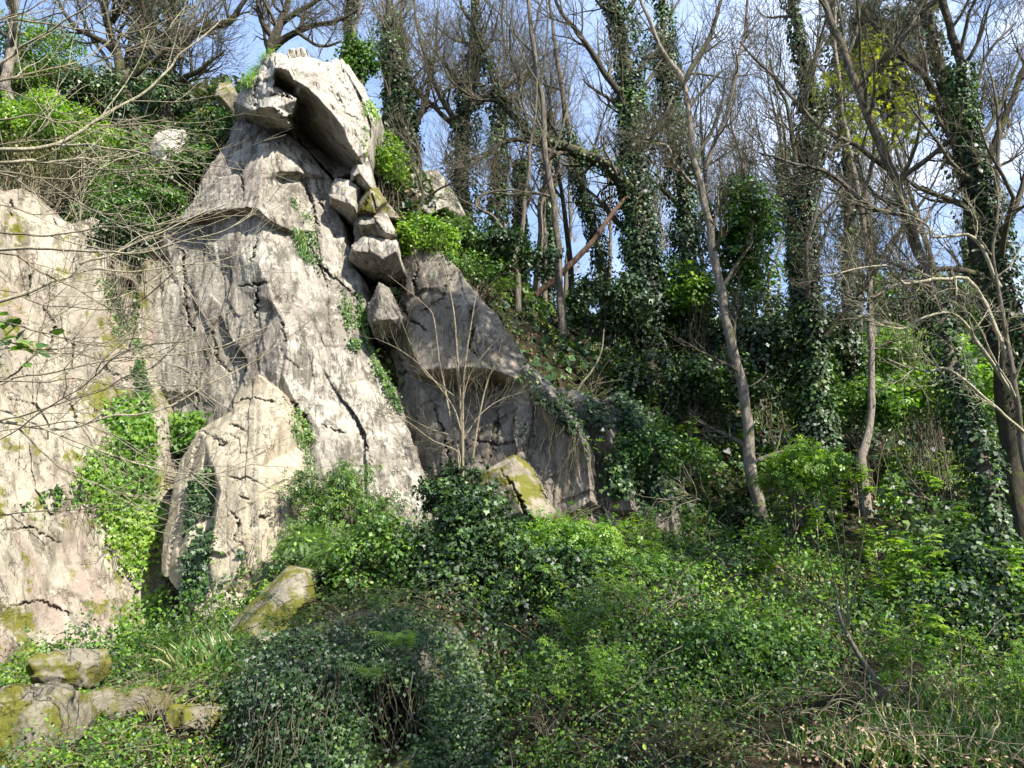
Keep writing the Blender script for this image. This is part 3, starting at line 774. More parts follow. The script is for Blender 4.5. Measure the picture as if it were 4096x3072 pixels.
# leaf templates: x across, y along, z normal
def tpl_diamond():
    return np.array([[0, 0, 0], [0.42, 0.45, 0.10], [0, 1, 0], [-0.42, 0.45, 0.10]]) , [np.array([[0, 1, 2, 3]])]
def tpl_oval():
    return np.array([[0, 0, 0], [0.26, 0.25, .06], [0.30, 0.62, .06], [0, 1, -.05], [-0.30, 0.62, .06], [-0.26, 0.25, .06]]), [np.array([[0, 1, 2, 3], [0, 3, 4, 5]])]
def tpl_ivy():
    v = [[0, 0.1, 0], [0.32, -0.05, .03], [0.55, 0.38, -.03], [0.26, 0.48, .05], [0, 1, -.05], [-0.26, 0.48, .05], [-0.55, 0.38, -.03], [-0.32, -0.05, .03]]
    return np.array(v), [np.array([[0, 1, 2, 3], [0, 3, 4, 5], [0, 5, 6, 7]])]
def tpl_palm():
    v = []; f = []
    for k, (a, l) in enumerate(((-95, .62), (-50, .85), (0, 1.0), (50, .85), (95, .62))):
        a = math.radians(a); dx, dy = math.sin(a), math.cos(a); wx, wy = dy, -dx
        b_ = len(v)
        v += [[0, 0.02 * k, 0], [dx * l * .55 + wx * .17, dy * l * .55 + wy * .17, .02], [dx * l, dy * l, -.14], [dx * l * .55 - wx * .17, dy * l * .55 - wy * .17, .02]]
        f.append([b_, b_ + 1, b_ + 2, b_ + 3])
    return np.array(v), [np.array(f)]
def tpl_elder():
    v = []; f = []
    for (y, sgn) in ((.25, 1), (.25, -1), (.55, 1), (.55, -1), (.8, 0)):
        dx, dy = sgn * .9, .45 if sgn else 1
        n_ = math.hypot(dx, dy); dx, dy = dx / n_, dy / n_
        wx, wy = dy, -dx; b_ = len(v); l = .45
        v += [[0, y, 0], [dx * l * .5 + wx * .13, y + dy * l * .5 + wy * .13, .03], [dx * l, y + dy * l, -.08], [dx * l * .5 - wx * .13, y + dy * l * .5 - wy * .13, .03]]
        f.append([b_, b_ + 1, b_ + 2, b_ + 3])
    return np.array(v), [np.array(f)]
def tpl_blade():
    v = []; 
    for k, (y, z, w_) in enumerate(((0, 0, .035), (.4, .18, .032), (.75, .20, .022), (1, .02, .002))):
        v += [[-w_, y, z], [w_, y, z]]
    return np.array(v), [np.array([[0, 1, 3, 2], [2, 3, 5, 4], [4, 5, 7, 6]])]
def tpl_frond(nl=12):
    v = []; f = []
    for k in range(nl):
        t = (k + 1) / (nl + 1); l = 0.30 * math.sin(math.pi * (0.12 + 0.86 * t)) + 0.02
        z = 0.35 * t - 0.55 * t * t
        for sgn in (1, -1):
            b_ = len(v)
            v += [[0, t - .03, z], [sgn * l * .5, t - .035 + .03, z], [sgn * l, t + .05, z - .04], [sgn * l * .5, t + .045, z]]
            f.append([b_, b_ + 1, b_ + 2, b_ + 3] if sgn > 0 else [b_, b_ + 3, b_ + 2, b_ + 1])
    return np.array(v), [np.array(f)]
TPL = dict(diamond=tpl_diamond(), oval=tpl_oval(), ivy=tpl_ivy(), palm=tpl_palm(), elder=tpl_elder(), blade=tpl_blade(), frond=tpl_frond())

def stamp(r, tpl, pos, nor, size, along=None, tilt=0.5, rnd=None):
    """place a leaf template at every pos; nor = leaf normal, along = tip direction (random when None)"""
    tv, tf = TPL[tpl]
    N = len(pos); K = len(tv)
    Z = nrm(nor + tilt * r.normal(size=(N, 3)))
    A = r.normal(size=(N, 3)) if along is None else along + 0.35 * r.normal(size=(N, 3))
    Yd = nrm(A - (A * Z).sum(1, keepdims=True) * Z)
    X = np.cross(Yd, Z)
    sz = np.broadcast_to(size, (N,))[:, None, None]
    V = pos[:, None] + sz * (tv[None, :, 0:1] * X[:, None] + tv[None, :, 1:2] * Yd[:, None] + tv[None, :, 2:3] * Z[:, None])
    fs = [(np.arange(N)[:, None, None] * K + f[None]).reshape(-1, f.shape[1]) for f in tf]
    if rnd is None: rnd = r.random(N)
    return V.reshape(-1, 3), fs, np.repeat(rnd, K)

def leaves_obj(name, sets, mat, parent=None, origin=None):
    Vs = []; Fs = {}; Rn = []; off = 0
    for V, fs, rn in sets:
        Vs.append(V); Rn.append(rn)
        for f in fs: Fs.setdefault(f.shape[1], []).append(f + off)
        off += len(V)
    return mesh_obj(name, np.concatenate(Vs), [np.concatenate(f) for f in Fs.values()], mat, parent, attrs={'rnd': np.concatenate(Rn)}, origin=origin)

def clump_rnd(r, pos, sc=0.8, seed=5, amt=0.6):
    return np.clip(0.5 + amt * fbm(pos * sc, 3, seed) + 0.25 * r.normal(size=len(pos)), 0, 1)

# ------------------------------------------------------------------ trees
def pathpx(pts, n=24, wob=0.0, seed=0, world=False):
    """pts rows: px, py, Y, radius(m) -> smooth path and radii"""
    pts = np.array(pts, float)
    A = pts if world else np.concatenate([P(pts[:, 0], pts[:, 1], pts[:, 2]), pts[:, 3:4]], 1)
    c = curve(A, n)
    p = c[:, :3]
    if wob:
        p = p + wob * np.stack([fbm(p * 0.9 + s, 3, seed) for s in (0, 5, 10)], 1)
    return p, np.maximum(c[:, 3], 0.004)

def ivy_on(r, path, rad, n, spread, size=(0.07, 0.13), t0=0.0, t1=1.0, tpl='diamond', drop=0.0):
    """leaves clustered round a path, in ragged tufts"""
    m = len(path)
    t = (t0 + (t1 - t0) * r.random(n)) * (m - 1)
    i = np.minimum(t.astype(int), m - 2); f = (t - i)[:, None]
    c = path[i] * (1 - f) + path[i + 1] * f
    rd = rad[i]
    T = nrm(path[i + 1] - path[i])
    d = nrm(r.normal(size=(n, 3))); d = nrm(d - (d * T).sum(1, keepdims=True) * T)
    tuft = np.clip(0.55 + 1.1 * fbm(np.concatenate([c * 0.9 + d * 0.7], 1), 3, int(r.integers(1000))), 0.06, 2.1)
    off = rd + spread * tuft * (0.25 + 0.75 * r.random(n) ** 0.6)
    pos = c + d * off[:, None] + 0.12 * spread * r.normal(size=(n, 3))
    pos[:, 2] -= drop * r.random(n)
    al = np.tile(np.array([0, 0, -1.0]), (n, 1)) + 0.5 * d
    return stamp(r, tpl, pos, d + np.array([0, 0, 0.5]), r.uniform(*size, n), along=al, tilt=0.32, rnd=clump_rnd(r, pos, 0.7))

def tree(label, trunk, limbs=(), mat='bark_grey', seed=0, twigs=1.0, ivy=None, crown=(0.45, 1.0), L=(2.0, 4.0), name='bare_tree', cat='tree', group=None, world=False,
         twigmat='twig', up=0.12, n1=9, lev=3, ang=(25, 65), ivylimb=None, leafmat='ivy', fine=0.006, limbmat=None):
    r = np.random.default_rng(seed)
    p, R = pathpx(trunk, 56, 0.12, seed, world)
    R = .82 * R * (1 + .16 * fbm(p * 2.2, 3, seed) + .10 * fbm(p * 6, 2, seed))
    gz = float(ground_z(p[0, 0], p[0, 1]))
    # carry the foot down into the soil
    foot = p[0].copy(); foot[2] = min(gz, p[0, 2]) - 0.3
    p = np.concatenate([[foot], p]); R = np.concatenate([[R[0] * 1.25], R])
    t = thing(name, (p[0, 0], p[0, 1], gz), label, cat, group)
    tubes_obj('trunk', [(p[None], R[None], 12)], M[mat], t)
    par = [(p[None], R[None])]
    LP = []
    for lb in limbs:
        q, rq = pathpx(lb, 24, 0.15, seed + 3 + len(LP))
        LP.append((q, rq))
    if LP:
        for q, rq in LP:
            tubes_obj('limb', [(q[None], rq[None], 8)], M[limbmat or mat], t)
    batches = []
    if twigs > 0:
        i0 = int(crown[0] * (len(p) - 1)); i1 = int(crown[1] * (len(p) - 1)) + 1
        src = [(p[None, i0:i1], R[None, i0:i1], n1)]
        a1 = [grow(r, s[0], s[1], max(4, int(s[2] * .72)), (L[0] * 1.15, L[1] * 1.25), ang, 7, 0.16, up, 0.0, 0.5, 0.2, rmin=0.012) for s in src]
        for q, rq in LP:
            a1.append(grow(r, q[None], rq[None], max(4, int(n1 * 0.6)), (L[0] * .6, L[1] * .6), ang, 7, 0.16, up, 0.15, 0.5, 0.2, rmin=0.010))
        A = np.concatenate([a[0] for a in a1]); RA = np.concatenate([a[1] for a in a1])
        batches.append((A, RA, 6))
        B, RB = grow(r, A, RA, int(5 * twigs) + 1, (L[0] * .42, L[1] * .55), (25, 60), 6, 0.2, up, 0.15, 0.55, 0.3, rmin=0.006)
        batches.append((B, RB, 4))
        if lev >= 3:
            C, RC = grow(r, B, RB, int(3 * twigs) + 1, (L[0] * .22, L[1] * .32), (20, 60), 5, 0.2, up, 0.1, 0.6, 0.4, rmin=fine)
            batches.append((C, RC, 3))
            if lev >= 4:
                Dd, RD = grow(r, C, RC, 1, (L[0] * .10, L[1] * .16), (20, 60), 4, 0.2, up, 0.2, 0.7, 0.5, rmin=fine * .8)
                batches.append((Dd, RD, 3))
        tubes_obj('crown', batches, M[twigmat], t)
    if ivy:
        sets = [ivy_on(r, p, R, *a[:2], t0=a[2], t1=a[3], size=a[4] if len(a) > 4 else (0.08, 0.14)) for a in ivy]
        if ivylimb:
            for k, n, sp in ivylimb:
                sets.append(ivy_on(r, LP[k][0], LP[k][1], n, sp))
        leaves_obj('ivy', sets, M[leafmat], t)
    return t, p, R, LP, batches

#@TREES
# prominent trees: px, py, distance, radius
G_IV = 'ivy-clad trees on the slope'
tree('tall pale-barked bare tree leaning left, its trunk free of ivy, right of the picture centre',
     [(768, 540, 17, .19), (752, 477, 17, .165), (741, 393, 17, .145), (722, 301, 17, .13), (704, 208, 17, .11), (690, 130, 17, .09), (681, 83, 17, .08), (657, 37, 17, .06), (636, -20, 17, .05), (610, -120, 17, .03)],
     [[(706, 170, 17, .06), (716, 140, 16.8, .055), (728, 100, 16.8, .05), (741, 40, 16.7, .045), (752, -20, 16.6, .03), (765, -90, 16.6, .015)],
      [(697, 190, 17, .05), (680, 172, 16.5, .04), (668, 150, 16.3, .03), (640, 140, 16, .015)]],
     'bark_pale', 101, 1.0, crown=(0.12, 1.0), n1=30, L=(.8, 2.0), lev=4)
tree('slim straight grey tree on the ridge, bare of ivy, just right of the crag',
     [(563, 320, 20, .15), (558, 259, 20, .12), (551, 185, 20, .11), (546, 148, 20, .10), (537, 69, 20, .085), (528, 0, 20, .07), (520, -90, 20, .04)],
     [[(552, 200, 20, .05), (530, 193, 20, .045), (500, 192, 19.8, .04), (482, 196, 19.6, .035), (478, 207, 19.5, .03)]],
     'bark_grey', 102, 1.0, crown=(0.45, 1.0), n1=14, L=(1.6, 3.4), lev=4)
tree('stout ivy-smothered tree with a long mossy limb reaching left over the crag',
     [(650, 345, 22, .42), (645, 280, 22, .38), (639, 231, 22, .35), (634, 139, 22, .28), (622, 46, 22, .22), (611, -10, 22, .18), (600, -120, 22, .08)],
     [[(638, 200, 22, .24), (612, 172, 21.6, .21), (592, 157, 21.3, .19), (551, 143, 21, .16), (530, 132, 21, .14), (512, 113, 21, .10), (497, 92, 21, .08), (489, 62, 21, .06), (476, 26, 21, .04), (470, -20, 21, .02)],
      [(535, 141, 21, .08), (509, 139, 20.8, .07), (490, 150, 20.6, .06), (470, 163, 20.5, .045), (446, 172, 20.3, .025)],
      [(520, 128, 21, .08), (516, 98, 21.2, .06), (520, 76, 21.3, .05), (510, 50, 21.5, .04), (513, 10, 21.5, .02)],
      [(500, 100, 21, .07), (478, 98, 21, .05), (452, 80, 21, .04), (440, 60, 20.8, .02)],
      [(634, 130, 22, .13), (620, 95, 21.5, .11), (598, 60, 21.3, .10), (580, 35, 21, .08), (560, 8, 21, .06), (548, -30, 21, .03)]],
     'bark_dark', 103, 1.25, crown=(0.3, 1.0), n1=20, L=(1.8, 3.8), lev=4, group=G_IV,
     ivy=[(9000, 0.75, 0.0, 0.62), (4500, 0.55, 0.5, 0.95)], ivylimb=[(0, 1500, 0.25)])
tree('ivy-smothered tree just right of the stout limbed one, dark from foot to fork',
     [(703, 345, 23, .36), (690, 270, 23, .32), (684, 210, 23, .27), (671, 116, 23, .2), (664, 46, 23, .15), (658, -20, 23, .1), (650, -110, 23, .05)],
     [[(672, 110, 23, .12), (690, 70, 23, .1), (712, 30, 23, .08), (725, -20, 23, .04)]],
     'bark_dark', 104, 1.0, crown=(0.3, 1.0), n1=16, L=(1.6, 3.4), lev=3, group=G_IV, ivy=[(8500, 0.62, 0.0, 0.7), (2000, 0.4, 0.6, 1.0)])
tree('dead reddish trunk leaning over to the right against the ivy-smothered tree',
     [(536, 298, 21, .12), (569, 268, 21, .11), (587, 249, 21, .10), (602, 227, 21.3, .095), (621, 203, 21.6, .085), (640, 185, 22, .07)], [], 'bark_red', 105, 0.0, name='dead_tree')
tree('ivied tree behind the leaning dead trunk, curving left as it rises',
     [(606, 310, 25, .22), (600, 260, 25, .2), (592, 222, 25, .19), (583, 195, 25, .16), (577, 165, 25, .14), (566, 120, 25, .12), (557, 60, 25, .1), (550, -10, 25, .06)], [],
     'bark_grey', 106, 1.0, crown=(0.45, 1.0), n1=12, L=(2, 4.5), lev=4, group=G_IV, ivy=[(3500, 0.32, 0.0, 0.7)])
tree('dark heavily ivied tree standing in the middle of the right-hand wood',
     [(821, 492, 19, .32), (818, 430, 19, .24), (814, 360, 19, .22), (808, 301, 19, .21), (803, 230, 19, .19), (809, 170, 19, .17), (815, 130, 19, .16), (806, 69, 19, .14), (790, 0, 19, .12), (775, -110, 19, .06)],
     [[(808, 250, 19, .1), (800, 205, 18.8, .08), (793, 160, 18.8, .07), (788, 120, 18.6, .05), (770, 60, 18.5, .03)],
      [(812, 350, 19, .08), (835, 325, 18.7, .07), (862, 290, 18.5, .06), (890, 245, 18.3, .05), (925, 195, 18, .035), (950, 150, 18, .02)]],
     'bark_dark', 107, 1.0, crown=(0.3, 1.0), n1=18, L=(1.6, 3.4), lev=4, group=G_IV, ivy=[(11000, 0.5, 0.05, 0.75), (2500, 0.3, 0.7, 1.0)])
tree('slim smooth grey tree with a swept foot, beside the woodland path',
     [(860, 458, 18.5, .15), (869, 425, 18.5, .11), (872, 380, 18.5, .10), (871, 301, 18.5, .09), (866, 240, 18.5, .085), (857, 190, 18.5, .08), (847, 139, 18.5, .07), (838, 70, 18.5, .06), (835, -30, 18.5, .03)], [],
     'bark_pale', 108, 1.0, crown=(0.25, 1.0), n1=16, L=(1.0, 2.4), lev=4)
tree('dark straight trunk close behind the slim smooth grey tree',
     [(853, 450, 21, .26), (852, 380, 21, .22), (849, 300, 21, .2), (846, 185, 21, .18), (840, 90, 21, .14), (832, 0, 21, .1), (828, -90, 21, .05)], [],
     'bark_dark', 109, 1.0, crown=(0.35, 1.0), n1=16, L=(1.8, 3.8), lev=3, group=G_IV, ivy=[(5500, 0.38, 0.0, 0.9)])
tree('tall tree leaning left with bright ivy on its lower trunk, right of the woodland path',
     [(1020, 632, 12.2, .20), (1005, 570, 12.4, .17), (993, 509, 12.7, .155), (975, 435, 13, .15), (958, 384, 13.2, .145), (940, 315, 13.5, .14), (921, 259, 13.8, .13), (903, 208, 14, .12), (884, 153, 14, .11), (857, 88, 14, .095), (833, 28, 14, .085), (812, -30, 14, .07), (770, -160, 14, .05), (740, -330, 14, .02)],
     [[(888, 165, 14, .06), (850, 140, 13.7, .05), (800, 110, 13.5, .04), (770, 72, 13.4, .03), (740, 40, 13.2, .015)],
      [(905, 215, 14, .05), (870, 205, 13.7, .045), (830, 175, 13.5, .04), (795, 165, 13.3, .03), (760, 150, 13, .015)],
      [(858, 90, 14, .06), (890, 50, 13.6, .05), (920, 10, 13.5, .04), (945, -40, 13.3, .02)],
      [(895, 190, 14, .06), (925, 160, 13.6, .05), (962, 120, 13.4, .04), (985, 60, 13.2, .03), (1015, 20, 13, .02)],
      [(935, 290, 13.6, .04), (905, 282, 13, .035), (870, 300, 12.6, .025), (840, 290, 12.4, .012)]],
     'bark_grey', 110, 1.0, crown=(0.45, 1.0), n1=22, L=(1.3, 2.8), lev=4, ivy=[(5200, 0.30, 0.0, 0.42, (0.06, 0.11))])
tree('dark bare-trunked tree at the right edge with bright ivy up its right side',
     [(1022, 520, 15, .27), (1014, 440, 15, .26), (1005, 370, 15, .25), (986, 278, 15, .23), (963, 162, 15, .2), (944, 92, 15, .18), (921, 0, 15, .15), (895, -90, 15, .11), (860, -240, 15, .05)],
     [[(975, 220, 15, .1), (990, 160, 14.8, .09), (1010, 100, 14.6, .07), (1040, 30, 14.5, .05)], [(955, 130, 15, .09), (925, 80, 14.8, .07), (880, 30, 14.6, .05), (850, -20, 14.5, .03)],
      [(985, 275, 15, .08), (950, 268, 14.5, .06), (915, 270, 14.2, .04), (885, 262, 14, .02)]],
     'bark_dark', 111, 1.0, crown=(0.35, 1.0), n1=20, L=(1.5, 3.2), lev=4, ivy=[(1500, 0.3, 0.3, 0.9)])
tree('ivy-wrapped tree with glinting leaves leaning in at the far right edge',
     [(1066, 560, 13, .2), (1042, 440, 13, .18), (1024, 350, 13, .16), (1004, 270, 13, .15), (985, 200, 13, .14), (968, 130, 13, .12), (955, 60, 13, .1), (940, -10, 13, .08), (915, -160, 13, .04)], [],
     'bark_dark', 112, 1.0, crown=(0.4, 1.0), n1=18, L=(1.2, 2.6), lev=4, ivy=[(6500, 0.26, 0.15, 0.75, (0.05, 0.10))])
tree('pale contorted branches of a hazel arching across in front of the right-hand trunks',
     [(1034, 520, 12.6, .07), (1024, 440, 12.5, .06), (1012, 370, 12.4, .055), (1003, 310, 12.3, .045), (996, 250, 12.2, .035), (1000, 190, 12.2, .02)],
     [[(1010, 355, 12.4, .04), (977, 283, 12.2, .035), (949, 279, 12.1, .03), (921, 282, 12, .026), (905, 286, 11.9, .022), (893, 268, 11.8, .018), (849, 270, 11.6, .013), (822, 276, 11.5, .008)],
      [(1000, 290, 12.3, .035), (975, 240, 12.2, .03), (957, 236, 12.1, .027), (933, 238, 12, .022), (928, 228, 11.9, .016), (900, 212, 11.8, .01), (870, 215, 11.7, .006)],
      [(1018, 400, 12.4, .035), (985, 350, 12, .03), (955, 318, 11.9, .025), (925, 320, 11.8, .02), (900, 330, 11.7, .015), (862, 322, 11.6, .009)],
      [(1022, 430, 12.4, .03), (985, 400, 12, .025), (950, 372, 11.8, .02), (925, 372, 11.7, .014), (890, 360, 11.6, .008)]],
     'bark_grey', 130, .8, crown=(0.3, 1.0), n1=12, L=(.7, 1.6), lev=3, limbmat='branch_green', twigmat='branch_green', up=0.02, fine=.004)
# trees of the ridge behind the crag
tree('ivied trunk on the ridge right of the summit block, rising from the grey outcrop',
     [(464, 225, 23, .36), (461, 180, 23, .32), (461, 140, 23, .29), (464, 110, 23, .25), (470, 70, 23, .2), (474, 20, 23, .16), (478, -60, 23, .08)],
     [[(463, 120, 23, .14), (480, 100, 23, .12), (500, 88, 23, .09), (530, 70, 23, .05)], [(462, 130, 23, .13), (445, 105, 22.6, .1), (430, 70, 22.3, .08), (420, 30, 22, .05), (415, -20, 22, .03)]],
     'bark_grey', 113, 1.2, crown=(0.35, 1.0), n1=16, L=(1.8, 4), lev=4, group=G_IV, ivy=[(3800, 0.45, 0.0, 0.75)])
tree('bushy-topped ivied tree between the summit block and the ridge trunk',
     [(411, 175, 22, .24), (408, 130, 22, .2), (399, 80, 22, .17), (391, 40, 22, .13), (385, -20, 22, .07)],
     [[(409, 140, 22, .1), (425, 100, 22, .08), (434, 60, 22, .06), (438, 10, 22, .03)]], 'bark_dark', 114, 1.2, crown=(0.2, 1.0), n1=18, L=(1.4, 3), lev=4, group=G_IV, ivy=[(3200, 0.5, 0.1, 0.85)])
tree('small crooked bare tree growing from the ledge right of the chimney blocks',
     [(417, 216, 18.3, .07), (423, 196, 18.3, .06), (419, 180, 18.3, .05), (420, 155, 18.3, .04), (413, 130, 18.3, .025)],
     [[(422, 198, 18.3, .04), (440, 186, 18.2, .03), (470, 178, 18, .02)]], 'bark_dark', 115, 1.0, crown=(0.2, 1.0), n1=8, L=(.8, 1.8), lev=4)
tree('thin forked bare tree curving over the ivied ridge, left of the slim grey tree',
     [(519, 272, 19, .09), (511, 250, 19, .08), (503, 229, 19, .07), (494, 218, 19, .055), (479, 208, 19, .045), (481, 198, 19, .04), (497, 193, 19, .035), (533, 193, 19, .02)],
     [[(513, 255, 19, .07), (520, 230, 19, .065), (527, 190, 19, .055), (531, 140, 19, .045), (537, 100, 19, .03), (538, 60, 19, .02)]], 'bark_grey', 116, 0.8, crown=(0.2, 1.0), n1=6, L=(.8, 2), lev=4)
tree('gnarled oak with mossy dark limbs spreading above the summit block',
     [(268, 70, 21, .2), (272, 46, 21, .18), (280, 25, 21, .14), (290, -10, 21, .1), (300, -80, 21, .04)],
     [[(272, 48, 21, .13), (292, 34, 20.8, .1), (312, 26, 20.6, .08), (335, 20, 20.4, .06), (358, 8, 20.3, .03)], [(276, 40, 21, .1), (262, 20, 20.8, .08), (256, -10, 20.6, .05)], [(283, 22, 21, .1), (305, 8, 20.8, .08), (330, -8, 20.6, .05), (360, -20, 20.5, .03)],
      [(300, 36, 20.8, .06), (320, 46, 20.5, .05), (342, 40, 20.4, .03)]],
     'bark_dark', 117, 1.3, crown=(0.1, 1.0), n1=12, L=(1.2, 2.6), lev=4)
tree('mossy dark-limbed tree on the slope above the left rock wall',
     [(131, 128, 21, .22), (128, 100, 21, .2), (122, 77, 21, .19), (117, 54, 21, .17), (109, 31, 21, .15), (106, 12, 21, .13), (108, -40, 21, .06)],
     [[(118, 56, 21, .1), (100, 40, 20.8, .09), (80, 30, 20.6, .07), (62, 10, 20.5, .05), (50, -20, 20.4, .03)], [(108, 25, 21, .1), (122, 10, 20.8, .08), (140, -10, 20.7, .05)], [(124, 85, 21, .09), (145, 70, 20.8, .07), (165, 50, 20.6, .05), (180, 20, 20.5, .03)]],
     'bark_dark', 118, 1.3, crown=(0.15, 1.0), n1=16, L=(1.6, 3.4), lev=4)
tree('ivied double-stemmed tree between the mossy tree and the summit block',
     [(168, 112, 21.5, .28), (170, 90, 21.5, .22), (170, 62, 21.5, .2), (174, 30, 21.5, .17), (178, -10, 21.5, .12), (180, -80, 21.5, .05)],
     [[(172, 55, 21.5, .15), (188, 38, 21.2, .13), (208, 28, 21, .12), (230, 20, 20.8, .1), (241, 5, 20.7, .07), (255, -15, 20.6, .04)], [(171, 95, 21.5, .12), (185, 80, 21.3, .1), (205, 70, 21, .06), (225, 50, 20.8, .03)], [(172, 45, 21.5, .12), (150, 25, 21.2, .09), (135, 0, 21, .05)]],
     'bark_dark', 119, 1.3, crown=(0.2, 1.0), n1=16, L=(1.6, 3.4), lev=4, group=G_IV, ivy=[(2600, 0.5, 0.0, 0.9)])
tree('pale bare trunk at the top left corner of the slope',
     [(6, 110, 22, .22), (8, 60, 22, .19), (12, 20, 22, .16), (15, -30, 22, .1)], [], 'bark_pale', 120, 1.1, crown=(0.1, 1.0), n1=14, L=(1.6, 3.4), lev=4)
# leafless neighbours outside the frame at right, added and shaped to throw dappled shade
for k, (x, y, h, iv) in enumerate(((12.5, 4.0, 15, 3000), (9.6, .4, 14, 1200), (5.6, .8, 12, 1200), (16.5, 7.5, 16, 2500), (8.8, 9.4, 17.5, 3800))):
    tree(('tall ivied tree', 'bare tree', 'slim tree', 'big ivied tree', 'forked tree')[k] + ' added outside the picture right of the viewpoint for its dappled shade',
         [(x, y, -.1, .2), (x + .1, y, h * .3, .17), (x - .1, y + .1, h * .6, .13), (x - (1.8 if k == 4 else 0), y, h * .85, .09), (x + (-3.8 if k == 4 else .1), y, h, .03)], [], 'bark_grey', 121 + k, 1.2, crown=(0.35, 1.0), n1=22, L=(1.8, 3.6), lev=3,
         ivy=[(iv, 1.0 + .5 * (k == 4), 0.3 + .25 * (k == 4), 0.98, (.12, .2))], world=True)

# bare wood along the skyline: five kinds, copied
def wood_template(seed, h, lean, ivy, lab):
    r = np.random.default_rng(seed)
    k = 9
    tt = np.linspace(0, 1, k)
    pts = np.stack([lean * h * tt ** 1.5 + .15 * r.normal(size=k) * tt, .15 * r.normal(size=k) * tt, tt * h - 0.4], 1)
    Rr = np.linspace(h * .0115, .02, k)
    c = curve(np.concatenate([pts, Rr[:, None]], 1), 30)
    p, R = c[:, :3], np.maximum(c[:, 3], .015)
    t = thing('bare_tree', (0, 0, 0), lab, 'tree', 'bare trees of the wood along the skyline')
    tubes_obj('trunk', [(p[None], R[None], 8)], M['bark_grey'] if seed % 2 else M['bark_dark'], t)
    A, RA = grow(r, p[None, 13:], R[None, 13:], 15, (h * .14, h * .30), (20, 50), 7, .14, .17, 0, .55, .2, rmin=.02)
    B, RB = grow(r, A, RA, 5, (h * .07, h * .13), (22, 55), 6, .2, .14, .12, .55, .3, rmin=.011)
    Cc, RC = grow(r, B, RB, 4, (h * .04, h * .09), (20, 55), 5, .22, .12, .1, .6, .5, rmin=.008)
    D_, RD = grow(r, Cc, RC, 1, (h * .02, h * .045), (20, 55), 4, .22, .12, .2, .7, .6, rmin=.007)
    tubes_obj('crown', [(A, RA, 6), (B, RB, 4), (Cc, RC, 3), (D_, RD, 3)], M['twig'], t)
    if ivy:
        leaves_obj('ivy', [ivy_on(r, p, R, ivy, .42, t0=0, t1=.65, size=(.13, .22))], M['ivy'], t)
    return t
def copy_tree(o, parent=None):
    c = o.copy(); SC.collection.objects.link(c)
    if parent: c.parent = parent
    for ch in o.children: copy_tree(ch, c)
    return c
WT = [wood_template(201, 13, .03, 0, 'tall bare tree with a grey trunk in the wood along the skyline'), wood_template(202, 15, -.06, 2600, 'tall tree with an ivied lower trunk in the wood along the skyline'),
      wood_template(203, 11, .08, 0, 'smaller bare tree leaning right in the wood along the skyline'), wood_template(204, 14, -.1, 0, 'dark-trunked bare tree leaning left in the wood along the skyline'),
      wood_template(206, 12, 0.0, 3200, 'ivy-clad upright tree in the wood along the skyline')]
r = np.random.default_rng(5)
spots = []
tries = 0
while len(spots) < 56 and tries < 4000:
    tries += 1
    Y = r.uniform(24.5, 52); px = r.uniform(385, 1080) if r.random() < .86 else r.uniform(-40, 385)
    if px < 385: Y = r.uniform(24.5, 36)
    x = P(px, 300, Y)[0]
    if all((x - a) ** 2 + (Y - b_) ** 2 > 1.5 ** 2 for a, b_ in spots): spots.append((x, Y))
def P0px(x, y): return 512 + F * x * .93 / y
def where(px):
    for lim, s_ in ((120, 'on the skyline above the left rock wall'), (385, 'on the skyline left of the summit block'), (480, 'on the skyline just right of the summit block'), (600, 'on the skyline between crag and limbed tree'),
                    (700, 'on the skyline behind the ivy-smothered pair'), (800, 'on the skyline right of the pale-barked trunk'), (900, 'on the skyline behind the woodland path'), (2000, 'on the skyline near the right edge')):
        if px < lim: return s_
seen = set()
for k, (x, y) in enumerate(spots):
    kind = (0, 2, 3, 0, 1, 2, 3, 4)[k % 8]
    src = WT[kind]
    o = src if kind not in seen else copy_tree(src)
    seen.add(kind)
    s = r.uniform(.8, 1.2)
    o.location = (x, y, float(ground_z(x, y)) - .1)
    o['label'] = ['tall grey-trunked bare tree', 'tall tree with ivied lower trunk', 'smaller bare tree leaning right', 'dark bare tree leaning left', 'ivy-clad upright tree'][kind] + ' ' + where(P0px(x, y))
    o.rotation_euler = (0, 0, r.uniform(0, 6.28) if kind not in (2, 3) else r.uniform(-.6, .6)); o.scale = (s, s, s * r.uniform(.9, 1.1))
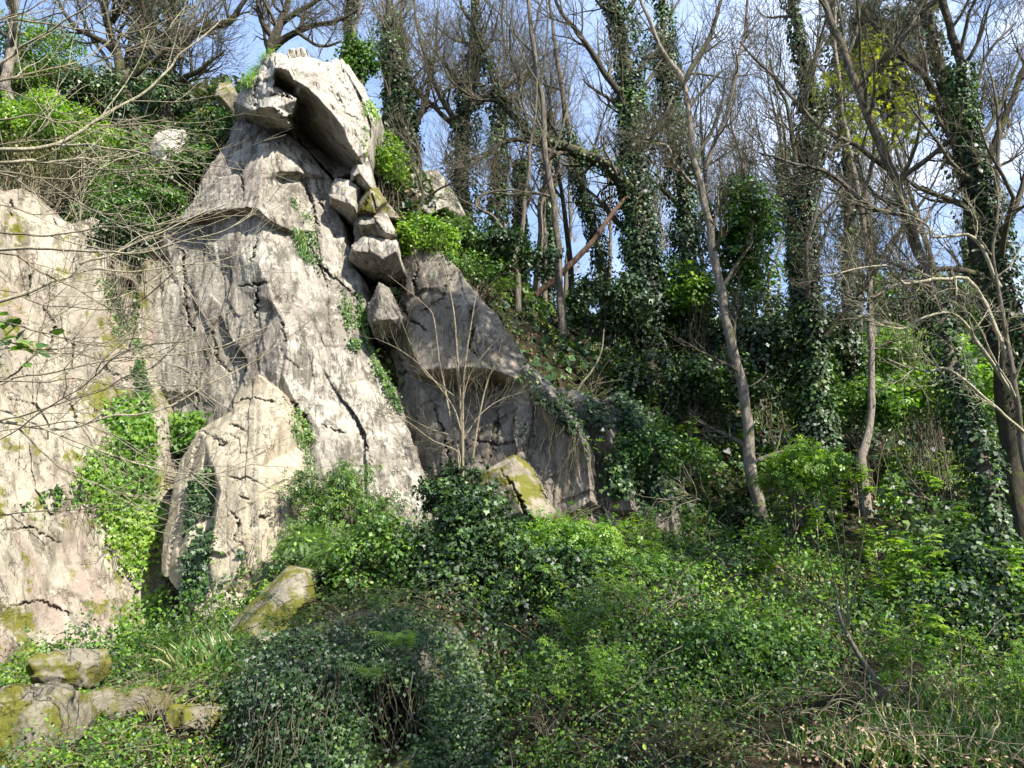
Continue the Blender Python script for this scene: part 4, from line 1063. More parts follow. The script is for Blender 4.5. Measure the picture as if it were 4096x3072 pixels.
# ------------------------------------------------------------------ rocks on the ground
def ground_rock(name, px, py, Y, size, mat, label, seed, cat='boulder', squash=0.7, sink=0.3, rotz=0.0, stretch=1.5):
    """a rounded-angular boulder: faceted sphere with sheared planes"""
    r = np.random.default_rng(seed)
    n = 48
    u = np.linspace(0, 2 * math.pi, n * 2, endpoint=False); v = np.linspace(0.02, math.pi - 0.02, n)
    U, Vv = np.meshgrid(u, v)
    d = np.stack([np.cos(U) * np.sin(Vv), np.sin(U) * np.sin(Vv), np.cos(Vv)], -1).reshape(-1, 3)
    pl = nrm(r.normal(size=(13, 3))); h = r.uniform(.62, .95, 13)
    rad = np.min(np.where(d @ pl.T > 0.05, h / np.maximum(d @ pl.T, 0.05), 9), 1)
    rad = np.minimum(rad, 1.15)
    p = d * rad[:, None]
    p = p * np.array([stretch, 1.0, squash]) * size
    p += size * 0.5 * d * facet_noise(p / size * 1.1 + seed, .5, seed)[:, None] + size * 0.10 * d * fbm(p / size * 1.7, 4, seed)[:, None] + size * 0.04 * d * fbm(p / size * 6, 4, seed + 1)[:, None]
    c, s_ = math.cos(rotz), math.sin(rotz)
    p = np.stack([p[:, 0] * c - p[:, 1] * s_, p[:, 0] * s_ + p[:, 1] * c, p[:, 2]], 1)
    ctr = P(px, py, Y)
    V = p + ctr
    m = 2 * n
    i = (np.arange(n - 1)[:, None] * m + np.arange(m)[None]); i2 = (np.arange(n - 1)[:, None] * m + (np.arange(m)[None] + 1) % m)
    Q = np.stack([i, i + m, i2 + m, i2], -1).reshape(-1, 4)
    o = mesh_obj(name, V, [Q], mat, origin=(ctr[0], ctr[1], V[:, 2].min()))
    tag(o, label, cat)
    SURF.setdefault(name, []).append((V, np.zeros(len(V)), np.zeros(len(V))))
    return o
ground_rock('boulder', 66, 668, 9.2, .30, M['rock_moss'], 'small tilted boulder at the foot of the left wall', 301, rotz=.3)
ground_rock('boulder', 128, 705, 7.8, .30, M['rock_moss'], 'mossy boulder half sunk in nettles, below and right of the small tilted boulder', 302, squash=.5, stretch=1.6)
ground_rock('boulder', 4, 735, 6.2, .46, M['rock_moss'], 'moss-covered boulder in the bottom left corner', 303, squash=.75, stretch=1.2)
ground_rock('boulder', 190, 718, 7.5, .22, M['rock_moss'], 'low bright green mossy stone in front of the hanging ivy', 304, squash=.6)
ground_rock('boulder', 835, 742, 6.9, .27, M['rock_moss'], 'mossy stone at the bottom edge below the leaning sapling', 305, squash=.7)
ground_rock('boulder', 880, 720, 7.4, .32, M['rock_brown'], 'brown dirt-covered boulder beside the mossy stone at the bottom right', 306, squash=.7)
ground_rock('boulder', 655, 628, 10.2, .18, M['rock_brown'], 'dark stone showing in a hollow under the seedlings, middle of the undergrowth', 307)
relief('mossy_slab', [(234, 618, 10.9), (262, 590, 11.1), (288, 565, 11.3), (304, 570, 11.1), (302, 604, 10.4), (276, 645, 9.9), (214, 655, 10.0)], [[(250, 620, 10.4), (278, 592, 10.6)]], M['rock_moss'],
       'orange-mossed slab propped below the fern bank, left of the hanging ivy', 'rock slab', amp=.06, seed=311, thick=1.2, closed=True)
relief('overhanging_boulder', [(240, 770, 6.6), (246, 700, 7.2), (262, 650, 7.6), (300, 625, 7.9), (350, 612, 8.1), (400, 610, 8.2), (445, 622, 8.2), (475, 660, 8.1), (492, 720, 7.8), (500, 780, 7.2), (370, 790, 6.4)],
       [[(290, 680, 6.9), (340, 660, 6.9), (380, 662, 7.0), (410, 668, 7.1), (440, 680, 7.3)], [(376, 700, 7.9), (395, 695, 8.1), (416, 700, 8.0)], [(372, 745, 7.8), (395, 745, 7.9), (415, 740, 7.8)], [(280, 740, 6.7), (350, 740, 6.7)], [(430, 740, 7.1), (470, 740, 7.2)]],
       M['rock_moss'], 'big overhanging boulder almost hidden by hanging ivy, with a dark hollow low in its face', 'boulder', amp=.34, jit=6, seed=312, thick=1.3, closed=True, step=1.6)

# ------------------------------------------------------------------ plants draped on rock
def drape(r, rel, k, poly, n, size, tpl, depth=.12, up=.3, fall=0.0, rs=1.0, rnd=None, thin=0.0, seed=3):
    V, X, Y = SURF[rel][k]
    m = inpoly(X, Y, poly)
    V = V[m]
    pick = r.integers(len(V), size=int(n * (1.6 if thin else 1)))
    pos = V[pick]
    if thin:
        keep = fbm(pos * 1.4, 3, seed) > (thin - 1) * 0.5 + 0.12 * r.normal(size=len(pos))
        pos = pos[keep]
    n = len(pos)
    d = depth * r.random(n) ** 1.3
    pos = pos + np.stack([.5 * d * r.normal(size=n), -d, .3 * d * r.normal(size=n)], 1)
    nor = np.tile(np.array([0.15, -1, up]), (n, 1))
    return stamp(r, tpl, pos, nor, r.uniform(*size, n), along=np.tile(np.array([0, -.2, -1.0]), (n, 1)), tilt=.55, rnd=rnd if rnd is not None else clump_rnd(r, pos, 1.0, seed))

def vines(r, rel, k, poly, n, length, rad=.006):
    """thin hanging stems over a rock"""
    V, X, Y = SURF[rel][k]
    V = V[inpoly(X, Y, poly)]
    p0 = V[r.integers(len(V), size=n)] + np.stack([0 * np.arange(n), -.06 - .36 * r.random(n), 0 * np.arange(n)], 1)
    m = 9
    Pm = np.zeros((n, m, 3)); Pm[:, 0] = p0; L = r.uniform(*length, n)
    cur = np.tile(np.array([0, -.25, -1.0]), (n, 1)) + .25 * r.normal(size=(n, 3))
    for s in range(1, m):
        cur = nrm(cur + .3 * r.normal(size=(n, 3)) + np.array([0, .02, -.35]))
        Pm[:, s] = Pm[:, s - 1] + cur * (L / (m - 1))[:, None]
    return Pm, np.full((n, m), rad) * np.linspace(1.2, .6, m)

def climber(label, leafsets, stems=None, mat='ivy', name='ivy', cat='ivy', group=None, stemmat='twig'):
    pos = leafsets[0][0]
    base = pos.mean(0); base[2] = pos[:, 2].min()
    t = thing(name, base, label, cat, group)
    leaves_obj('foliage', leafsets, M[mat], t)
    if stems: tubes_obj('stem', [(a, b_, 4) for a, b_ in stems], M[stemmat], t)
    return t
r = np.random.default_rng(77)
poly = [(118, 425), (150, 420), (160, 470), (168, 560), (170, 640), (120, 660), (118, 560), (95, 500), (85, 470)]
climber('tangle of fresh ivy hanging down the corner between left wall and cream slab', [drape(r, 'rock_wall', 0, poly, 5200, (.05, .10), 'ivy', .35, thin=.9)], [vines(r, 'rock_wall', 0, poly, 90, (.8, 2.4))], 'fresh')
climber('dark strip of ivy climbing the side of the cream leaning slab', [drape(r, 'leaning_slab', 0, [(190, 480), (212, 465), (216, 500), (212, 550), (206, 600), (184, 600), (183, 540)], 2200, (.05, .09), 'ivy', .10, thin=.6)], None, 'ivy')
climber('sparse ivy fringe on the lower right of the cream leaning slab', [drape(r, 'leaning_slab', 0, [(224, 548), (244, 548), (248, 600), (222, 604)], 500, (.05, .09), 'ivy', .08, thin=.9)], None, 'ivy')
climber('bright leafy tuft on the ledge above the black cleft', [drape(r, 'rock_slab', 0, [(150, 425), (200, 412), (205, 440), (160, 460)], 900, (.08, .13), 'ivy', .45), drape(r, 'rock_wall', 0, [(110, 405), (150, 395), (158, 440), (120, 440)], 900, (.07, .12), 'ivy', .4)], None, 'fresh')
climber('thin ivy strands in the vertical crack beside the left wall', [drape(r, 'rock_wall', 0, [(132, 250), (146, 250), (150, 400), (136, 400)], 900, (.05, .09), 'ivy', .2, thin=1.1)], None, 'green')
climber('feathery green patch hanging on the left wall under the ledge', [drape(r, 'rock_wall', 0, [(98, 280), (112, 278), (135, 330), (130, 345), (118, 335)], 900, (.03, .06), 'diamond', .12)], None, 'green', 'trailing_plant', 'plant')
climber('weedy strip growing down the middle crack of the tall grey slab', [drape(r, 'rock_slab', 0, [(290, 195), (308, 200), (320, 250), (345, 290), (362, 330), (350, 330), (325, 285), (305, 250)], 1400, (.035, .07), 'diamond', .1, thin=1.0)], None, 'green', 'crack_plants', 'plant')
climber('grass tuft on the upper middle of the tall grey slab', [drape(r, 'rock_slab', 0, [(294, 225), (303, 230), (310, 262), (300, 250)], 500, (.12, .25), 'blade', .12)], None, 'grass', 'grass_tuft', 'grass')
climber('small ferns down the dark joint between the tall slab and the shaded wall', [drape(r, 'rock_slab', 0, [(358, 290), (372, 330), (388, 365), (405, 410), (398, 412), (378, 370), (362, 330)], 900, (.05, .10), 'diamond', .18)], None, 'green', 'crack_plants', 'plant')
climber('little green clump on the right flank of the tall grey slab', [drape(r, 'rock_slab', 0, [(350, 338), (362, 340), (361, 350), (352, 348)], 160, (.05, .09), 'diamond', .14)], None, 'ivy', 'crack_plants', 'plant')
climber('green strip in the slanting crack at the top right of the cream slab', [drape(r, 'leaning_slab', 0, [(288, 410), (296, 410), (308, 440), (318, 470), (308, 470)], 400, (.04, .08), 'diamond', .12), drape(r, 'rock_slab', 0, [(290, 405), (300, 408), (316, 440), (308, 440)], 300, (.04, .08), 'diamond', .12)], None, 'green', 'crack_plants', 'plant')
climber('ivy trailing over the left crest of the dark ribbed ridge', [drape(r, 'rock_ridge', 0, [(520, 362), (556, 386), (590, 430), (590, 470), (565, 430), (535, 400)], 1100, (.05, .09), 'ivy', .2, thin=1.0), drape(r, 'shaded_rock_wall', 0, [(505, 385), (530, 370), (532, 440), (518, 440), (512, 410)], 600, (.06, .1), 'ivy', .2, thin=1.0)], [vines(r, 'rock_ridge', 0, [(525, 380), (580, 438), (570, 450), (530, 400)], 40, (.4, 1.2))], 'ivy')
climber('ivy trailing over the middle rib of the dark ribbed ridge', [drape(r, 'rock_ridge', 0, [(583, 392), (606, 410), (634, 490), (612, 500), (598, 440)], 900, (.06, .11), 'ivy', .3, thin=1.0)], None, 'ivy')
climber('thick ivy over the right end of the dark ribbed ridge', [drape(r, 'rock_ridge', 0, [(610, 388), (640, 404), (680, 500), (640, 520), (625, 440)], 3000, (.05, .09), 'ivy', .25, thin=.9)], None, 'ivy')
climber('curtain of dark ivy and bare stems hanging over the overhanging boulder',
        [drape(r, 'overhanging_boulder', 0, [(236, 780), (246, 700), (262, 650), (300, 622), (350, 608), (445, 618), (478, 655), (495, 720), (505, 780), (420, 780), (418, 700), (400, 668), (380, 690), (372, 780)], 21000, (.022, .042), 'ivy', .34, thin=.55, seed=8)],
        [vines(r, 'overhanging_boulder', 0, [(246, 700), (262, 650), (300, 625), (420, 625), (440, 660), (370, 700), (300, 720)], 260, (.4, 1.1), .0040)], 'ivy', stemmat='twig')
climber('grass and ferns crowning the top left of the summit block', [drape(r, 'summit_block', 0, [(244, 92), (256, 60), (275, 46), (284, 54), (262, 66), (254, 90)], 700, (.12, .24), 'blade', .2, up=1.2)], None, 'fresh', 'grass_tuft', 'grass')
climber('yellow-green plants on the right shoulder of the summit block', [drape(r, 'summit_block', 0, [(364, 105), (374, 100), (380, 120), (374, 160), (362, 156)], 700, (.05, .10), 'diamond', .2, thin=1.0)], None, 'fresh', 'trailing_plant', 'plant')
climber('wallflower-like weeds sprouting from the left wall below the branches', [drape(r, 'rock_wall', 0, [(20, 505), (80, 480), (90, 500), (40, 520)], 220, (.05, .10), 'ivy', .15, thin=.9)], None, 'green', 'crack_plants', 'plant')

# ------------------------------------------------------------------ bushes
def bush(label, px, py, Y, rx, ry, rz, n, mat='ivy', tpl='diamond', size=(.07, .12), lumps=14, seed=1, name='bush', cat='bush', group=None, stems=20, stemmat='twig', flat=0.0, hang=0.0, on_ground=True):
    r = np.random.default_rng(seed)
    c = P(px, py, Y)
    gz = float(ground_z(c[0], c[1]))
    t = thing(name, (c[0], c[1], min(gz, c[2] - rz)), label, cat, group)
    lc = r.normal(size=(lumps, 3)); lc = nrm(lc) * (r.random(lumps) ** .4)[:, None] * np.array([rx, ry, rz]) * .8 + c
    lumps = int(lumps * 2.2)
    lc = r.normal(size=(lumps, 3)); lc = nrm(lc) * (r.random(lumps) ** .4)[:, None] * np.array([rx, ry, rz]) * .92 + c
    lr = r.uniform(.13, .40, lumps) * (rx * ry * rz) ** (1 / 3)
    k = r.integers(lumps, size=n)
    kk = r.random(n) < .5; k[kk] = np.searchsorted(np.cumsum(lr ** 2) / (lr ** 2).sum(), r.random(kk.sum())).clip(0, lumps - 1)
    d = nrm(r.normal(size=(n, 3))); d[:, 2] = np.where(r.random(n) < .7, np.abs(d[:, 2]), d[:, 2])
    rad = lr[k] * (1 - .45 * r.random(n) ** 1.5) * (1 + .35 * fbm(d * 2.5 + lc[k], 2, seed))
    pos = lc[k] + d * rad[:, None]
    pos += (.05 + .10 * (r.random(n) < .25))[:, None] * r.normal(size=(n, 3))
    al = d * .6 + np.array([0, 0, -.7 - hang])
    leaves_obj('foliage', [stamp(r, tpl, pos, d * (1 - flat) + np.array([0, 0, .4 + flat]), r.uniform(*size, n), along=al, tilt=.45, rnd=clump_rnd(r, pos, 1.1, seed))], M[mat], t)
    if stems:
        b0 = np.array([c[0], c[1], min(gz, c[2] - rz) - .1]) + r.normal(size=(stems, 3)) * np.array([rx * .3, ry * .3, 0])
        e = lc[r.integers(lumps, size=stems)] + r.normal(size=(stems, 3)) * .3 * lr.mean() * 2
        tt = np.linspace(0, 1, 8)[None, :, None]
        Pm = b0[:, None] * (1 - tt) + e[:, None] * tt + .12 * r.normal(size=(stems, 8, 3)) * tt * (1 - tt) * 4 * .6
        Pm[..., 2] += (.25 * rz * np.sin(tt[..., 0] * math.pi))
        Rm = np.full((stems, 8), .012) * np.linspace(1.2, .5, 8)
        B, RB = grow(r, Pm, Rm, 4, (.15 * rx + .2, .35 * rx + .4), (25, 60), 5, .2, .1, .3, .6, .4, rmin=.004)
        tubes_obj('stem', [(Pm, Rm, 4), (B, RB, 3)], M[stemmat], t)
    return t
UB = 'bushes of the undergrowth'
bush('large glossy ivy bush at the foot of the bare sapling, in front of the chimney', 470, 560, 11.6, 1.15, .8, 1.0, 11000, 'ivy', 'ivy', (.05, .10), 26, 401)
bush('crest of ivy right behind the sapling base', 462, 497, 12.8, .75, .5, .45, 4000, 'ivy', 'ivy', (.05, .09), 12, 402)
bush('ivy bush spilling right from the large glossy bush', 545, 600, 10.8, .9, .6, .75, 6500, 'ivy', 'ivy', (.05, .09), 18, 403)
bush('light-leaved elder bush growing against the lower right of the cream slab', 345, 508, 13.0, .95, .5, .95, 3600, 'green', 'elder', (.07, .12), 14, 404, stems=30)
bush('low fern-leaved bush above the orange-mossed slab', 318, 552, 12.4, .75, .4, .3, 2400, 'fern', 'frond', (.18, .32), 12, 405, stems=8)
bush('mixed bramble bush between the elder and the large ivy bush', 385, 560, 11.6, .95, .6, .65, 5200, 'green', 'diamond', (.05, .09), 16, 406)
bush('elder seedling thicket under the ribbed ridge', 560, 545, 12.4, 1.1, .6, .45, 3600, 'fresh', 'elder', (.09, .15), 16, 407, stems=26)
bush('bright elder growth right of the elder thicket, in front of the ridge', 625, 575, 11.4, 1.0, .6, .4, 2800, 'green', 'elder', (.09, .15), 14, 408, stems=22)
bush('dark holly bush at the foot of the stout limbed tree', 600, 305, 21, 1.6, 1.2, 1.0, 4500, 'holly', 'diamond', (.10, .17), 16, 409)
bush('big grey-green holly behind the pale-barked tree', 775, 345, 21.5, 2.3, 1.4, 1.9, 12000, 'holly', 'diamond', (.10, .17), 40, 410, stems=14)
bush('tall olive-green evergreen left of the dark ivied tree', 745, 245, 24, 1.2, 1.1, 2.6, 6000, 'green', 'diamond', (.12, .2), 30, 411)
bush('leafy green mass between the ivy-smothered trees', 670, 310, 22.5, 1.5, 1.1, 1.5, 5500, 'green', 'diamond', (.10, .17), 26, 412)
bush('shadowy holly thicket below the ivy-smothered trees', 680, 385, 19.5, 2.4, 1.3, .8, 7000, 'ivy', 'diamond', (.09, .15), 24, 413)
bush('holly on the far side of the slim grey tree', 925, 310, 24, 2.4, 1.5, 1.3, 6000, 'green', 'diamond', (.11, .18), 26, 414)
bush('sunlit yellow-green sapling clump on the slope right of the woodland path', 930, 395, 19, 2.0, 1.2, .8, 3600, 'fresh', 'diamond', (.09, .15), 18, 415, stems=24)
bush('fresh green clump left of the woodland path', 800, 470, 15, 1.0, .8, .5, 2400, 'fresh', 'elder', (.10, .17), 12, 416, stems=18)
bush('lime green spring shrub on the slope behind the slim smooth tree', 905, 350, 21, 1.8, 1.2, .6, 3600, 'fresh', 'diamond', (.08, .14), 18, 441)
bush('sunlit lime shrub glowing between the ivied trunks', 690, 295, 21.5, .9, .8, .6, 1500, 'fresh', 'diamond', (.09, .15), 8, 442)
bush('pale green scrub on the bank left of the pale-barked tree', 655, 455, 15.0, 1.3, .8, .5, 3600, 'green', 'diamond', (.06, .10), 14, 443, stems=30)
bush('green scrub behind the dark ivied tree foot', 850, 410, 19.5, 1.8, 1.0, .6, 3600, 'green', 'diamond', (.08, .13), 14, 444, stems=30)
bush('low ivy mound at the right edge beside the bright-ivied leaning tree', 985, 560, 12.2, 1.1, .9, .55, 5000, 'ivy', 'ivy', (.06, .10), 14, 417)
bush('silver-glinting ivy bank in the right foreground', 960, 620, 9.8, 1.2, .9, .45, 7000, 'ivy', 'ivy', (.05, .09), 16, 418)
bush('bramble and ivy bank in the middle foreground', 600, 690, 8.4, 1.3, .8, .35, 6500, 'green', 'ivy', (.035, .065), 18, 419)
bush('hogweed-green bank left of the mossy stone at the bottom', 740, 660, 8.6, 1.2, .8, .35, 6000, 'green', 'ivy', (.035, .07), 16, 420)
bush('ivy cushion on the ledge right of the chimney blocks', 428, 240, 17.6, .95, .7, .5, 4200, 'fresh', 'diamond', (.06, .10), 14, 421, stems=14)
bush('dark ivy cascade running down the ridge right of the grey outcrop', 500, 258, 18.8, 1.6, .9, .8, 7000, 'ivy', 'ivy', (.07, .12), 20, 422, stems=10)
bush('straggly bush on the crest behind the shaded wall', 465, 275, 17.6, 1.1, .6, .5, 2600, 'green', 'diamond', (.05, .09), 14, 423, stems=30)
bush('round leafy bush at the top right corner of the summit block', 354, 62, 19.2, .62, .6, .8, 3000, 'green', 'diamond', (.07, .12), 12, 424)
bush('yellow-green growth trailing below the right shoulder of the summit block', 388, 165, 18.6, .5, .5, .9, 2200, 'fresh', 'diamond', (.05, .10), 12, 425)
bush('ivy and bramble bush left of the summit block ledge', 215, 140, 18.4, .8, .6, .75, 4200, 'ivy', 'ivy', (.06, .11), 14, 426)
bush('bramble brake spilling down the gully between the left wall and the tall slab', 130, 205, 16.8, 1.4, .7, .9, 7000, 'green', 'diamond', (.05, .10), 22, 427, stems=50)
bush('dark brambles in the gully head above the vertical crack', 118, 240, 15.6, .75, .4, .6, 2800, 'ivy', 'diamond', (.05, .09), 10, 428, stems=40)
bush('bright low growth on the slope top left', 45, 130, 18.8, 2.2, 1.0, .9, 7500, 'fresh', 'diamond', (.07, .12), 24, 429, stems=30)
bush('greyish leafless thicket above the left wall', 40, 165, 17.4, 2.0, .8, .8, 4200, 'olive', 'diamond', (.04, .08), 20, 430, stems=110, stemmat='twig_pale')
bush('dark evergreen bush under the mossy dark-limbed tree', 95, 100, 20.5, 1.5, 1.0, .9, 5200, 'holly', 'diamond', (.09, .15), 16, 431)
bush('feathery pale green tree at the top left corner', 35, 55, 23, 1.7, 1.2, 1.5, 6500, 'fresh', 'diamond', (.06, .11), 20, 432)
bush('ivy on the crest around the small outcrops left of the summit block', 192, 165, 18.3, 1.0, .6, .55, 4200, 'green', 'ivy', (.06, .10), 14, 433, stems=20)
bush('yellowish sapling leaves above the right-hand trees', 868, 105, 15, 1.3, 1.0, 1.6, 520, 'yellow', 'palm', (.09, .15), 10, 434, stems=0, name='sapling_leaves', cat='leaves')
bush('dark yew-like crown high on the right between the leaning trunks', 885, 60, 19, 1.3, 1.0, 2.2, 5000, 'holly', 'frond', (.2, .34), 16, 435, stems=12)

# ------------------------------------------------------------------ saplings with umbrella leaves
def seedling_template(seed, h, label, nl=5):
    r = np.random.default_rng(seed)
    t = thing('sapling', (0, 0, 0), label, 'young plant', 'broad-leaved seedlings in the undergrowth')
    p = np.stack([.06 * r.normal() * np.linspace(0, 1, 8), .06 * r.normal() * np.linspace(0, 1, 8), np.linspace(-.1, h, 8)], 1)
    S, RS = grow(r, p[None], np.full((1, 8), .012), nl, (h * .25, h * .45), (35, 65), 5, .1, .15, .35, .7, .6, rmin=.005)
    tubes_obj('stem', [(p[None], np.full((1, 8), .011), 5), (S, RS, 4)], M['branch_green'], t)
    tips = np.concatenate([S[:, -1], S[:, 3], p[None, -1]])
    pos = np.repeat(tips, 5, 0) + .05 * r.normal(size=(len(tips) * 5, 3)); pos[:, 2] += .02
    a = r.uniform(0, 6.28, len(pos))
    al = np.stack([np.cos(a), np.sin(a), -.35 + 0 * a], 1)
    leaves_obj('foliage', [stamp(r, 'palm', pos, np.tile(np.array([0, 0, 1.0]), (len(pos), 1)), r.uniform(.10, .17, len(pos)), along=al, tilt=.2)], M['fresh'], t)
    return t
SD = [seedling_template(501, .75, 'bright green broad-leaved seedling', 6), seedling_template(502, 1.1, 'taller broad-leaved seedling with tiers of leaves', 9), seedling_template(503, .5, 'small broad-leaved seedling', 5)]
SP = [(655, 470, 1), (700, 520, 0), (672, 545, 1), (640, 500, 0), (612, 480, 2), (905, 480, 1), (935, 515, 0), (890, 520, 2), (960, 540, 2), (1010, 640, 1), (1000, 600, 0), (985, 520, 1), (925, 655, 1), (900, 640, 0), (940, 690, 0),
      (860, 520, 1), (835, 535, 0), (700, 600, 2), (760, 590, 2), (1012, 500, 0), (968, 470, 2), (820, 560, 1), (790, 545, 0), (740, 450, 2), (690, 455, 0), (850, 475, 0), (1018, 440, 1), (880, 590, 1), (630, 555, 0), (595, 530, 2)]
r = np.random.default_rng(9)
for k, (px, py, s) in enumerate(SP):
    o = SD[s] if k in (0, 1, 4) else copy_tree(SD[s])
    g = ground_pt(px, py)
    o.location = [float(v) for v in g]; o.location.z -= .05
    o.rotation_euler = (0, 0, r.uniform(0, 6.28)); q = r.uniform(.8, 1.25); o.scale = (q, q, q)
    side = 'right' if px > 840 else ('middle' if px > 700 else 'left')
    o['label'] = {0: 'bright green broad-leaved seedling', 1: 'taller broad-leaved seedling with tiers of leaves', 2: 'small broad-leaved seedling'}[s] + {'right': ' on the bank around the right-hand leaning tree', 'middle': ' near the foot of the pale-barked tree', 'left': ' on the slope below the ribbed ridge'}[side]

# ------------------------------------------------------------------ brambles and bare undershrubs
def bramble_template(seed, n, L, leafy, mat, label, cat='bramble', name='bramble', up=.75, tpl='elder', ls=(.05, .085), stemmat='twig'):
    r = np.random.default_rng(seed)
    t = thing(name, (0, 0, 0), label, cat, 'brambles and twiggy undershrubs')
    m = 12
    Pm = np.zeros((n, m, 3)); Pm[:, 0] = r.normal(size=(n, 3)) * np.array([.16, .16, 0]) + np.array([0, 0, -.05])
    a = r.uniform(0, 6.28, n)
    cur = nrm(np.stack([np.cos(a) * (1.1 - up), np.sin(a) * (1.1 - up), np.full(n, up)], 1) + .15 * r.normal(size=(n, 3)))
    Ln = r.uniform(*L, n)
    for s in range(1, m):
        cur = nrm(cur + .12 * r.normal(size=(n, 3)) + np.array([0, 0, -.16 * (1.1 - up) * 2]) + .05 * np.stack([np.cos(a), np.sin(a), 0 * a], 1))
        Pm[:, s] = Pm[:, s - 1] + cur * (Ln / (m - 1))[:, None]
    Rm = np.full((n, m), .006) * np.linspace(1.2, .5, m)
    B, RB = grow(r, Pm, Rm, 4, (L[0] * .15, L[1] * .3), (25, 60), 5, .15, .05, .3, .6, .5, rmin=.003)
    tubes_obj('stem', [(Pm, Rm, 4), (B, RB, 3)], M[stemmat], t)
    if leafy:
        allp = np.concatenate([Pm[:, 3:].reshape(-1, 3), B[:, 1:].reshape(-1, 3)])
        pos = allp[r.integers(len(allp), size=leafy)] + .03 * r.normal(size=(leafy, 3))
        aa = r.uniform(0, 6.28, leafy)
        leaves_obj('foliage', [stamp(r, tpl, pos, np.tile(np.array([0, -.2, 1.0]), (leafy, 1)), r.uniform(*ls, leafy), along=np.stack([np.cos(aa), np.sin(aa), -.3 + 0 * aa], 1), tilt=.35, rnd=clump_rnd(r, pos, 1.5, seed))], M[mat], t)
    return t
BT = [(bramble_template(801, 14, (.7, 1.4), 700, 'green', 'x'), 'arching green bramble'), (bramble_template(802, 16, (.5, 1.1), 420, 'olive', 'x'), 'olive-leaved bramble'),
      (bramble_template(803, 26, (.5, 1.2), 0, 'olive', 'x', 'shrub', 'bare_shrub', .9, stemmat='twig_pale'), 'pale leafless twiggy shrub'), (bramble_template(804, 12, (.8, 1.5), 520, 'fresh', 'x', 'shrub', 'leafy_shrub', .95, 'elder', (.08, .13)), 'upright elder shoot cluster'),
      (bramble_template(805, 12, (.4, .9), 600, 'ivy', 'x', 'ivy', 'ivy_clump', .6, 'ivy', (.04, .07)), 'low ivy clump')]
PLACES = [('on the ground left of the hanging ivy', -40, 240, 640, 765), ('in the middle foreground', 500, 700, 600, 765), ('in the right foreground', 700, 1040, 600, 765), ('in front of the ribbed ridge', 520, 700, 470, 600), ('on the bank around the pale-barked tree', 700, 860, 440, 600),
          ('on the slope right of the woodland path', 860, 1040, 380, 600), ('on the dark slope right of the crag', 560, 760, 330, 440), ('above the crag on the left slope', -20, 230, 70, 190), ('on the ridge right of the chimney', 440, 580, 240, 310)]
r = np.random.default_rng(88)
cnt = 0
for q, (px, py, Y, b_, s_) in enumerate([(270, 645, 7.7, 4, .7), (300, 628, 7.9, 0, .55), (335, 615, 8.0, 1, .55), (365, 610, 8.2, 0, .6), (400, 612, 8.3, 4, .7), (430, 625, 8.3, 1, .5), (455, 650, 8.2, 0, .5), (318, 640, 7.4, 4, .6), (380, 640, 7.5, 1, .45), (470, 690, 8.0, 4, .6), (255, 690, 7.2, 2, .4), (350, 630, 7.6, 2, .5)]):
    src, lab = BT[b_]; o = copy_tree(src); c = P(px, py, Y)
    o.location = [float(v) for v in c]; o.scale = (s_, s_, s_ * .8); o.rotation_euler = (0, 0, q * 1.7)
    o['label'] = lab + ' on top of the overhanging boulder'
for pi, (where, x0, x1, y0, y1) in enumerate(PLACES):
    for q in range([7, 12, 14, 8, 9, 12, 11, 12, 6][pi]):
        b_ = int(r.integers(5))
        if pi >= 6 and b_ == 3: b_ = 1
        g = ground_pt(r.uniform(x0, x1), r.uniform(y0, y1), 5.6)
        src, lab = BT[b_]
        o = copy_tree(src)
        o.location = (g[0], g[1], g[2] + .1)
        s_ = r.uniform(.6, 1.0) * (1 + .03 * max(0, g[1] - 8)); s_ *= .62 if g[1] < 9 else 1
        o.scale = (s_, s_, s_); o.rotation_euler = (0, 0, r.uniform(0, 6.28))
        o['label'] = lab + ' ' + where
for src, lab in BT:
    for ch in list(src.children): bpy.data.objects.remove(ch)
    bpy.data.objects.remove(src)

# ------------------------------------------------------------------ ferns
def fern(px, py, Y, label, seed, n=11, L=(.35, .6), droop=.5, away=None):
    r = np.random.default_rng(seed)
    c = P(px, py, Y)
    t = thing('fern', c, label, 'fern', 'ferns')
    a = r.uniform(0, 6.28, n)
    al = np.stack([np.cos(a), np.sin(a) - .4, np.full(n, .5 - droop)], 1)
    nor = np.stack([-.4 * np.cos(a), -.4 * np.sin(a) - .3, np.ones(n)], 1)
    leaves_obj('frond', [stamp(r, 'frond', np.tile(c, (n, 1)) + .03 * r.normal(size=(n, 3)), nor, r.uniform(*L, n), along=al, tilt=.1)], M['fern'], t)
fern(400, 640, 7.0, 'pale fern hanging at the lip of the overhanging boulder', 601, 9, (.28, .42), 1.2)
fern(368, 672, 6.7, 'small fern lower on the face of the overhanging boulder', 602, 7, (.2, .3), 1.1)
fern(250, 640, 10.4, 'fern tucked below the orange-mossed slab', 603, 10)
fern(538, 565, 11.0, 'pale fern on top of the ivy spilling right', 604, 10, (.3, .5))
fern(925, 555, 12.5, 'straggly fern on the right-hand slope under the dead brush', 605, 12, (.5, .8))
fern(300, 545, 12.4, 'fern at the foot of the cream slab', 606, 10, (.35, .55))

